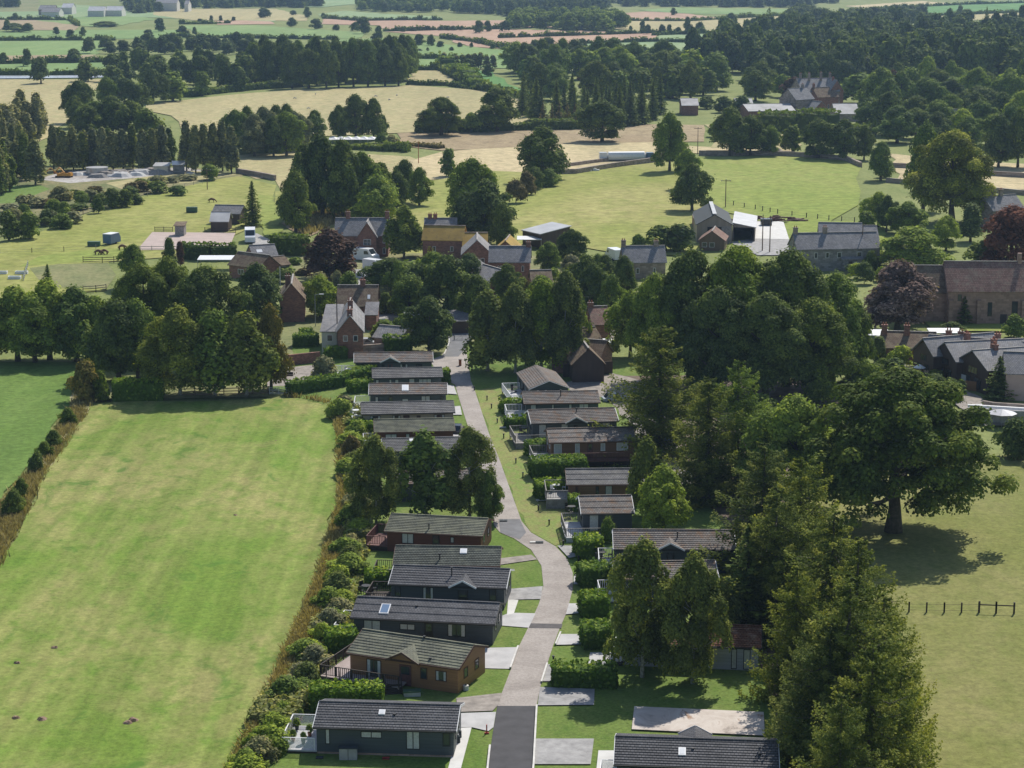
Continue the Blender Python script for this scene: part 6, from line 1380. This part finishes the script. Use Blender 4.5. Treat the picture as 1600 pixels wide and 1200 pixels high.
# trailers, yard things
def trailer(px, py, rz, label, mat, L=4.2, W=2.2, Hh=2.6):
    P = at(px, py); root = empty("horse_trailer", P, rz, label, "trailer"); m = MB(); m.poly([(-L/2,-W/2,.5),(L/2,-W/2,.5),(L/2,W/2,.5),(-L/2,W/2,.5),(-L/2,-W/2,Hh),(L/2-.7,-W/2,Hh),(L/2-.7,W/2,Hh),(-L/2,W/2,Hh),(L/2,-W/2,1.6),(L/2,W/2,1.6)],
        [(0,3,2,1),(4,5,6,7),(0,1,8,5,4),(3,7,6,9,2),(1,2,9,8),(5,8,9,6),(0,4,7,3)]); m.build("body", M[mat], root)
    MB().box(-L/2-.02, L/2-.68, -W/2-.03, W/2+.03, Hh, Hh+.1).build("roof", M['white'], root)
    for s in (-1, 1): MB().tube([(0, s*(W/2-.1), .35), (0, s*(W/2+.1), .35)], [.35, .35], 10).build("wheel", M['tyre'], root)
    MB().bar((L/2, 0, .5), (L/2+1.3, 0, .5), .1).build("drawbar", M['steel'], root)
trailer(175,382,1.2,"blue and white horse trailer standing on the left pasture",'carpaint_b')
P = at(152,273); o = MB().cyl(0,0,0,2.3,3.3,n=28).build("storage_tank", M['steel']); o.location = P; MB().cyl(0,0,2.3,2.5,3.35,.5,28).build("lid", M['steel_white'], o); lab(o, "round steel tank in the works yard", "tank")
def digger(px, py, label, rz=0, grp=None):
    root = empty("excavator", at(px, py), rz, label, "excavator", grp); root.scale = (.62,.62,.62); MB().box(-2,2,-1.5,-.9,0,.9).box(-2,2,.9,1.5,0,.9).build("track", M['tyre'], root)
    MB().box(-2.2,1.2,-1.3,1.3,1.0,2.3).box(-2.0,-.9,-1.2,1.2,2.3,2.7).build("body", M['yellow'], root); MB().box(.1,1.5,-1.2,-.1,2.3,3.3).build("cab", M['glass'], root)
    MB().bar((1,.4,2.2),(4,.4,5.0),.45).bar((4,.4,5.0),(6.4,.4,2.8),.38).build("boom", M['yellow'], root); MB().box(5.9,6.9,-.2,1.0,1.9,2.9).build("bucket", M['rust'], root)
digger(106,278,"orange excavator at the left of the works yard", 2.9); digger(93,278,"second orange excavator leftmost in the works yard", 3.4)
rp = random.Random(31)
for i in range(16):
    x = rp.uniform(118, 300); y = 277-(x-118)*.035+rp.uniform(-3, 3); P = at(x, y); m = MB(); s = rp.uniform(1.2, 3.0); b = 9
    ring = [(math.cos(a)*s*1.5*rp.uniform(.8, 1.2), math.sin(a)*s*rp.uniform(.8, 1.2), 0) for a in [k*2*math.pi/b for k in range(b)]]
    mid = [(p[0]*.55, p[1]*.55, s*.5*rp.uniform(.8, 1.2)) for p in ring]
    m.poly(ring+mid+[(0,0,s*.62)], [(k, (k+1) % b, (k+1) % b+b, k+b) for k in range(b)]+[(k+b, (k+1) % b+b, 2*b) for k in range(b)])
    o = m.build("rubble_heap", M[['conc_w','gravel','wood_grey','conc'][i % 4]]); o.location = (P.x, P.y, .02); lab(o, "pale heap of rubble in the works yard", "heap", "rubble heaps in the works yard")
for x, y, s in [(85,1016,.36),(27,1040,.36),(25,1126,.40),(66,1128,.42),(199,1134,.42),(208,1130,.46),(368,808,.3),(152,692,.2),(431,691,.25)]:
    P = at(x, y); m = MB(); b = 10; r_ = random.Random(x)
    R = [[(math.cos(k*2*math.pi/b)*s*f*r_.uniform(.8,1.25), math.sin(k*2*math.pi/b)*s*f*.8*r_.uniform(.8,1.25), z*s*r_.uniform(.8,1.2)) for k in range(b)] for f, z in ((1,0),(1.05,.45),(.6,.95))]
    m.poly(sum(R, [])+[(0,0,s*1.05)], [(j*b+k, j*b+(k+1) % b, (j+1)*b+(k+1) % b, (j+1)*b+k) for j in (0,1) for k in range(b)]+[(2*b+k, 2*b+(k+1) % b, 3*b) for k in range(b)])
    o = m.build("soil_clod", M['clod']); o.location = (P.x, P.y, _zc[0]*0+.03)
    lab(o, {85:"brown lump upper right of four on the meadow's left edge",27:"brown lump nearest the left edge of the meadow, upper",25:"brown lump at the meadow's left edge, lower",66:"brown lump right of the lower left one",199:"left lump of the touching pair on the meadow",
            208:"right lump of the touching pair on the meadow",368:"small reddish mound with a stick in the meadow's middle",152:"tiny dark lump at the meadow's upper left",431:"tiny dark lump at the meadow's upper right"}[x], "lump")
# marquee, machinery, logs
P = at(557,224); root = empty("marquee", P, 0, "long white marquee beside the round bush", "marquee"); m = MB(); Lm = 19
for i in range(7):
    x0 = -Lm/2+i*Lm/7; x1 = x0+Lm/7; m.poly([(x0,-3,1.6),(x1,-3,1.6),(x1,3,1.6),(x0,3,1.6),(x0,0,2.1),((x0+x1)/2,0,2.5),(x1,0,2.1)], [(0,1,6,5,4),(2,3,4,5,6)])
m.build("canopy", M['white'], root); m = MB()
for i in range(8):
    for y in (-3, 3): m.cyl(-Lm/2+i*Lm/7, y, 0, 1.6, .08, n=6)
m.build("leg", M['steel'], root)
P = at(982,252); root = empty("farm_machine", P, .1, "long white wrapped farm machine with blue end by the stone wall", "farm machine")
MB().tube([(-7,0,1.7),(-6.6,0,1.7),(5,0,1.7),(5.6,0,1.7)], [.5,1.5,1.5,.7], 12).build("tank", M['white'], root); MB().box(5.7,8,-1,1,.4,2.8).build("blue_end", M['carpaint_b'], root)
MB().box(-9.5,-7.1,-1.1,1.1,.4,3.0).build("cab", M['carpaint_w'], root); MB().box(-9.5,8,-.9,.9,.2,.45).build("frame", M['steel_dark'], root)
for i in range(3): P = at([908,918,930][i], 269-i*.6); o = MB().box(-1.3,1.3,-.5,.5,0,.6).box(-1.1,.4,-.35,.35,.6,.95).build("wrapped_pallet", M['white']); o.location = P; lab(o, "low white stack beside the pasture wall, "+["left","middle","right"][i]+" one", "stack", "white stacks beside the wall")
P = at(1202,346); r_ = random.Random(4); m = MB()
for i in range(90): x = r_.uniform(-9,9); y = r_.uniform(-1.6,1.6); z = max(.2, 1.7-abs(x)*.13-abs(y)*.4)*r_.random()+.15; m.bar((x-r_.uniform(.5,1.2), y, z), (x+r_.uniform(.5,1.2), y+r_.uniform(-.5,.5), z+r_.uniform(-.2,.2)), .3)
o = m.build("log_pile", M['wood_red']); o.location = P; lab(o, "reddish brown log pile at the back of the barn yard", "log pile")
P = at(1197,353); o = MB().box(-1.3,1.3,-1,1,0,1.7).box(-1.35,1.35,-1.05,1.05,1.7,1.8).build("container", M['carpaint_d']); o.location = P; lab(o, "small dark blue container between the two poles on the yard", "container")
# parasols, canopies, solar house things
def parasol(px, py, label, h=2.4, r=1.5, mat='white', z=0):
    o = MB().cyl(0,0,0,h,.04,n=6).build("parasol", M['steel']); o.location = at(px, py, z); MB().tube([(0,0,h-.35),(0,0,h+.2)], [r,.05], 8).build("canopy", M[mat], o); return lab(o, label, "parasol")
parasol(716,505,"white parasol above the dark shed near the park entrance",2.6,2.0); parasol(1565,667,"ribbed beige parasol below the long grey wall",2.4,2.1,'deck_lt')
parasol(1337,572,"small white parasol in the dark wood's shade",2.2,.9); parasol(1436,592,"small white parasol above the oak crown",2.2,1.0)
for px, py, lb, w, d in [(1415,552,"white fabric awning left of the first timber gable",4.6,3.2),(1362,541,"small white flat roof above the dark cypress",3,2),(1475,538,"white roof edge behind the first timber gable roof",2.8,1.5),(921,556,"long white canopy above the timber garage",3.8,2),(750,457,"white canopy below the two-window cottage",3.4,1.8),(892,560,"white gazebo beside the timber garage",1.8,1.8),
       (827,388,"white flat roof below the open dark shed",2.8,2),(340,420,"white flat caravan roof below the dark arena hedge",4,2.2),(648,510,"white table set on the drive by the dark conifer",2.0,1.2)]:
    root = empty("canopy_tent", at(px, py), 0, lb, "canopy"); MB().slab([(-w,-d,2.3),(w,-d,2.3),(w,d,2.6),(-w,d,2.6)], .12).build("cover", M['white'], root); m = MB()
    for x in (-w+.1, w-.1):
        for y in (-d+.1, d-.1): m.cyl(x, y, 0, 2.2, .05, n=6)
    m.build("leg", M['steel'], root)
# things around the lodges
def place(o, px, py, z=0, rz=0): o.location = at(px, py, z); o.rotation_euler = (0, 0, rz); return o
o = place(MB().box(-.75,.75,-.3,.3,.05,1.25).build("storage_cabinet", M['gravel_g']), 544.5, 1190); lab(o, "pale storage cabinet against the bottom slate lodge", "cabinet"); MB().box(-.8,.8,-.35,.35,1.25,1.33).build("lid", M['steel_dark'], o); MB().box(-.02,.02,-.33,-.3,.1,1.2).build("handle", M['steel_dark'], o)
o = place(MB().box(-.75,.75,-.32,.32,.02,.65).build("storage_box", M['deck_lt']), 644, 1091, 0, .15); lab(o, "cream storage box with teal lid before the orange lodge", "storage box"); MB().box(-.8,.8,-.36,.36,.65,.78).build("lid", M['teal'] if 'teal' in M else M['green_bin'], o)
for px, py, lb in [(499.5,1189,"left dark doormat crate under the bottom lodge's deck"),(603,1190,"red plant crate at the bottom slate lodge's brick skirt")]:
    o = place(MB().box(-.3,.3,-.2,.2,0,.35).build("crate", M['red' if 'red' in lb else 'steel_dark']), px, py); MB().box(-.32,.32,-.22,-.2,.3,.37).box(-.32,.32,.2,.22,.3,.37).build("rim", M['black'], o); lab(o, lb, "crate")
o = place(MB().cyl(0,0,.02,.7,.3,.26,12).build("gas_bottle", M['conc_w']), 728, 1082); MB().cyl(0,0,.7,.82,.1,n=8).build("valve", M['black'], o); lab(o, "white round unit at the orange lodge's corner", "gas bottle")
for i, (px, py) in enumerate([(716,1166),(718,1158)]):
    o = place(MB().cyl(0,0,.02,.95,.2,.18,12).build("gas_cylinder", M['steel_dark']), px, py); MB().cyl(0,0,.95,1.1,.1,.08,8).build("valve", M['steel'], o); lab(o, ["front","rear"][i]+" grey gas cylinder at the bottom slate lodge's right end", "gas cylinder", "gas cylinders at the bottom lodge")
# front steps of the orange and the lilac lodge
def steps(px, py, rz, n, w, rise, run, mat, label, railm):
    root = empty("step_flight", at(px, py), rz, label, "steps"); m = MB()
    for i in range(n): m.box(-w/2, w/2, i*run, (i+1)*run+.02, 0, (i+1)*rise-.003*i)
    m.build("tread", M[mat], root); H_ = n*rise
    for s in (-1, 1):
        q = MB(); q.bar((s*w/2, 0, .95), (s*w/2, n*run, H_+.95), .07)
        for i in range(n+1): q.box(s*w/2-.03, s*w/2+.03, i*run-.03, i*run+.03, i*rise*.98, i*rise+.95)
        q.build("handrail", M[railm], root)
steps(616, 1091, .145, 5, 1.5, .16, .3, 'wood_dk', "dark timber steps up to the orange lodge's door", 'wood_dk')
steps(521, 1075, .145, 4, 1.2, .17, .28, 'wood_dk', "dark timber steps at the left end of the orange lodge", 'wood_dk')
steps(950, 1043, -1.2, 5, 1.3, .15, .42, 'black', "black open steps with rails up to the lilac lodge", 'black')
# fire point, hydrant marker, bins, pots and chairs on decks
o = place(MB().cyl(0,0,0,1.1,.06,n=8).build("marker_post", M['red']), 760.5, 1151); MB().box(-.2,.2,-.05,.05,.02,.4).build("base", M['red'], o); lab(o, "small red marker post at the left kerb of the tarmac", "marker post")
o = place(MB().box(-.22,.22,-.2,.2,0,1.25).build("sign_pillar", M['rust']), 719, 574); MB().box(-.26,.26,-.24,.24,1.25,1.33).build("cap", M['wood_dk'], o); lab(o, "rust-red pillar on the grass at the park entrance", "pillar")
o = place(MB().box(-.6,.6,-.5,.5,0,1.1).build("wheeled_bin", M['green_bin']), 624, 549); MB().box(-.63,.63,-.53,.53,1.1,1.2).build("lid", M['gravel_g'], o); lab(o, "left green bin beside the entrance hedge", "bin")
o = place(MB().box(-.6,.6,-.5,.5,0,1.1).build("wheeled_bin", M['green_bin']), 634, 548); MB().box(-.63,.63,-.53,.53,1.1,1.2).build("lid", M['gravel_g'], o); lab(o, "right green bin beside the entrance hedge", "bin")
o = place(MB().box(-.45,.45,-.45,.45,0,1.5).box(-.3,.3,-.3,.3,1.5,1.75).build("brick_oven", M['brick']), 444, 590); lab(o, "brick barbecue pillar on the gravel yard", "barbecue"); MB().box(-.25,.25,-.47,-.44,.5,.9).build("opening", M['black'], o)
o = place(MB().box(-.6,.6,-.35,.35,.0,.45).box(-.55,.55,.2,.35,.45,.8).build("garden_bench", M['wood_dk']), 452.5, 589.5); lab(o, "small dark bench beside the brick barbecue", "bench")
r_ = random.Random(12); spots = [("bottom slate lodge's deck",458,1158,.55),("bottom slate lodge's deck",464,1140,.55),("bottom slate lodge's deck",470,1126,.55),("bottom slate lodge's deck",474,1162,.55),("bottom slate lodge's deck",484,1150,.55)]
for i, (w, px, py, z) in enumerate(spots):
    P = at(px, py, z); root = empty("potted_plant", P, 0, "potted plant on the "+w+", "+ORD[i]+" from left", "potted plant", "potted plants on the bottom lodge's deck"); MB().cyl(0,0,0,.35,.14,.2,10).build("pot", M['pot' if i % 2 == 0 else 'steel_dark'], root)
    c = MESH['shrub_lo', i % 3][0]; o = link("foliage", c, root); o.scale = (.22,.22,.25); o.location = (0,0,.3)
def chairset(px, py, z, label, mat='black', rz=0, tb=True):
    root = empty("garden_furniture", at(px, py, z), rz, label, "garden table"); MB().cyl(0,0,.7,.74,.5,n=12).cyl(0,0,0,.7,.05,n=6).cyl(0,0,0,.04,.25,n=8).build("table", M[mat], root)
    for k in range(3):
        a = k*2.1; x, y = math.cos(a)*.95, math.sin(a)*.95
        c = empty("chair", (x, y, 0), a+1.57); c.parent = root; del_ = MB()
        del_.box(-.22,.22,-.22,.22,.42,.47).box(-.22,.22,-.24,-.2,.47,.92)
        for u in (-.19,.19):
            for v in (-.19,.19): del_.box(u-.02,u+.02,v-.02,v+.02,0,.42)
        del_.build("seat", M[mat], c)
chairset(893,800,.87,"dark round table with chairs on the pale open sun deck"); chairset(940,872,.72,"dark table with chairs on the long dark lodge's terrace")
chairset(820,676,1.12,"dark table on the raised grey deck"); chairset(869,786-20,1.52,"table among plants on the curved timber deck",'white'); chairset(572,955-30,.52,"dark seats on the deck left of the small-gabled lodge"); chairset(806,612,.92,"dark seats on the white-railed terrace of the gable-on lodge")
chairset(545,583,.32,"white round table left of the top lodge",'white'); chairset(556,648,.42,"white chairs at the cream lodge's terrace",'white'); chairset(540,990,.52,"pale table on the white deck of the blue-skylight lodge",'steel_dark')
for px, py, lb in [(850,786.5,"pale bench seat on the grass bank below the curved deck"),(792,672,"stone trough on the bank beside the front hedge")]:
    o = place(MB().box(-1,1,-.25,.25,.38,.46).box(-.85,-.7,-.2,.2,0,.38).box(.7,.85,-.2,.2,0,.38).build("bench", M['conc_w']), px, py); lab(o, lb, "bench")
o = place(MB().box(-.45,.45,-.3,.3,0,.02).build("manhole_cover", M['steel_dark']), 787, 818); o.location.z = _zc[0]+.002; lab(o, "drain cover in the grey patch of the road", "drain cover"); MB().box(-.1,.1,-.03,.03,.02,.03).build("handle", M['steel'], o)
o = place(MB().box(-.45,.45,-.3,.3,0,.02).build("manhole_cover", M['steel_dark']), 843, 852); o.location.z = _zc[0]+.002; lab(o, "pale-framed drain cover at the road bend", "drain cover"); MB().box(-1.1,-.47,-.2,.2,0,.018).build("surround", M['conc_w'], o)
# grazing horses and sheep: small in the picture, but with trunk, neck, head and legs
def grazer(px, py, rz, label, cat, mat, s=1.0, group=None):
    P = at(px, py); me = bpy.data.meshes.new(cat)
    vs = [(-.75,0,1.05),(-.3,0,1.12),(.25,0,1.08),(.6,0,1.12),(.95,0,.85),(1.2,0,.4),(1.38,0,.16),(-.7,.22,.6),(-.66,.22,.05),(-.7,-.22,.6),(-.66,-.22,.05),(.5,.2,.6),(.52,.2,.05),(.5,-.2,.6),(.52,-.2,.05),(-1.0,0,.8),(-1.05,0,.45)]
    ed = [(0,1),(1,2),(2,3),(3,4),(4,5),(5,6),(0,7),(7,8),(0,9),(9,10),(3,11),(11,12),(3,13),(13,14),(0,15),(15,16)]
    me.from_pydata(vs, ed, []); o = link(cat, me); sk = o.modifiers.new("skin", 'SKIN'); rd_ = [.3,.33,.34,.3,.18,.13,.08,.12,.06,.12,.06,.1,.055,.1,.055,.06,.04]
    for v, r2 in zip(me.skin_vertices[0].data, rd_): v.radius = (r2, r2)
    o.modifiers.new("sub", 'SUBSURF').levels = 1; me.materials.append(M[mat]); o.location = P; o.rotation_euler = (0,0,rz); o.scale = (s, s, s); return lab(o, label, cat, group)
M['coat_brown'] = solid("coat_brown", (.14,.07,.04), .8); M['wool'] = solid("wool", (.55,.52,.46), .95)
grazer(154,399,0,"left brown horse grazing below the blue trailer","horse",'coat_brown'); grazer(163,398.5,3.0,"right brown horse grazing below the blue trailer","horse",'coat_brown')
grazer(191,391,.6,"dark horse nearest the arena's lower left corner","horse",'coat_brown'); grazer(331,317,.1,"brown horse at the top of the left pasture","horse",'coat_brown')
r_ = random.Random(8)
for i in range(14): grazer(r_.uniform(430,700), r_.uniform(148,176), r_.uniform(0,6), "tiny pale sheep grazing on the tan hill field", "sheep", 'wool', .75, "sheep on the tan hill field")
for px, py, lb in [(2,429,"white water trough at the left pasture's edge"),(34,429,"white trough above the metal hurdles"),(23,437,"pale feed bin by the metal hurdles")]:
    o = place(MB().box(-1.3,1.3,-.5,.5,.1,.75).build("water_trough", M['white']), px, py); MB().box(-1.1,1.1,-.35,.35,.75,.76).build("water", M['glass'], o); lab(o, lb, "trough")
for px, py, h, lb in [(300,333,1.6,"dark jump block left of the stable sheds"),(147,386,1.3,"green jump rail left of the blue trailer")]:
    o = place(MB().box(-1.4,1.4,-.6,.6,.3,h).build("field_shelter", M['green_bin']), px, py); MB().box(-1.3,-1.1,-.5,.5,0,.3).box(1.1,1.3,-.5,.5,0,.3).build("foot", M['wood_dk'], o); lab(o, lb, "jump block")
# washing line and white bags are too small to read; the air between here and the hills
hz = MB().box(-4190, 4190, -480, 8190, -1.0, 80).build("haze", M['white']); hz.data.materials.clear()
hm = bpy.data.materials.new("haze_air"); hm.use_nodes = True; t = hm.node_tree; t.nodes.clear(); pv = t.nodes.new("ShaderNodeVolumePrincipled"); ou = t.nodes.new("ShaderNodeOutputMaterial")
pv.inputs["Color"].default_value = (.50,.72,1.0,1); pv.inputs["Density"].default_value = .00008; pv.inputs["Anisotropy"].default_value = .2
t.links.new(pv.outputs[0], ou.inputs["Volume"]); hz.data.materials.append(hm); hz["kind"] = "stuff"; hz["label"] = "thin blue summer haze over the valley"
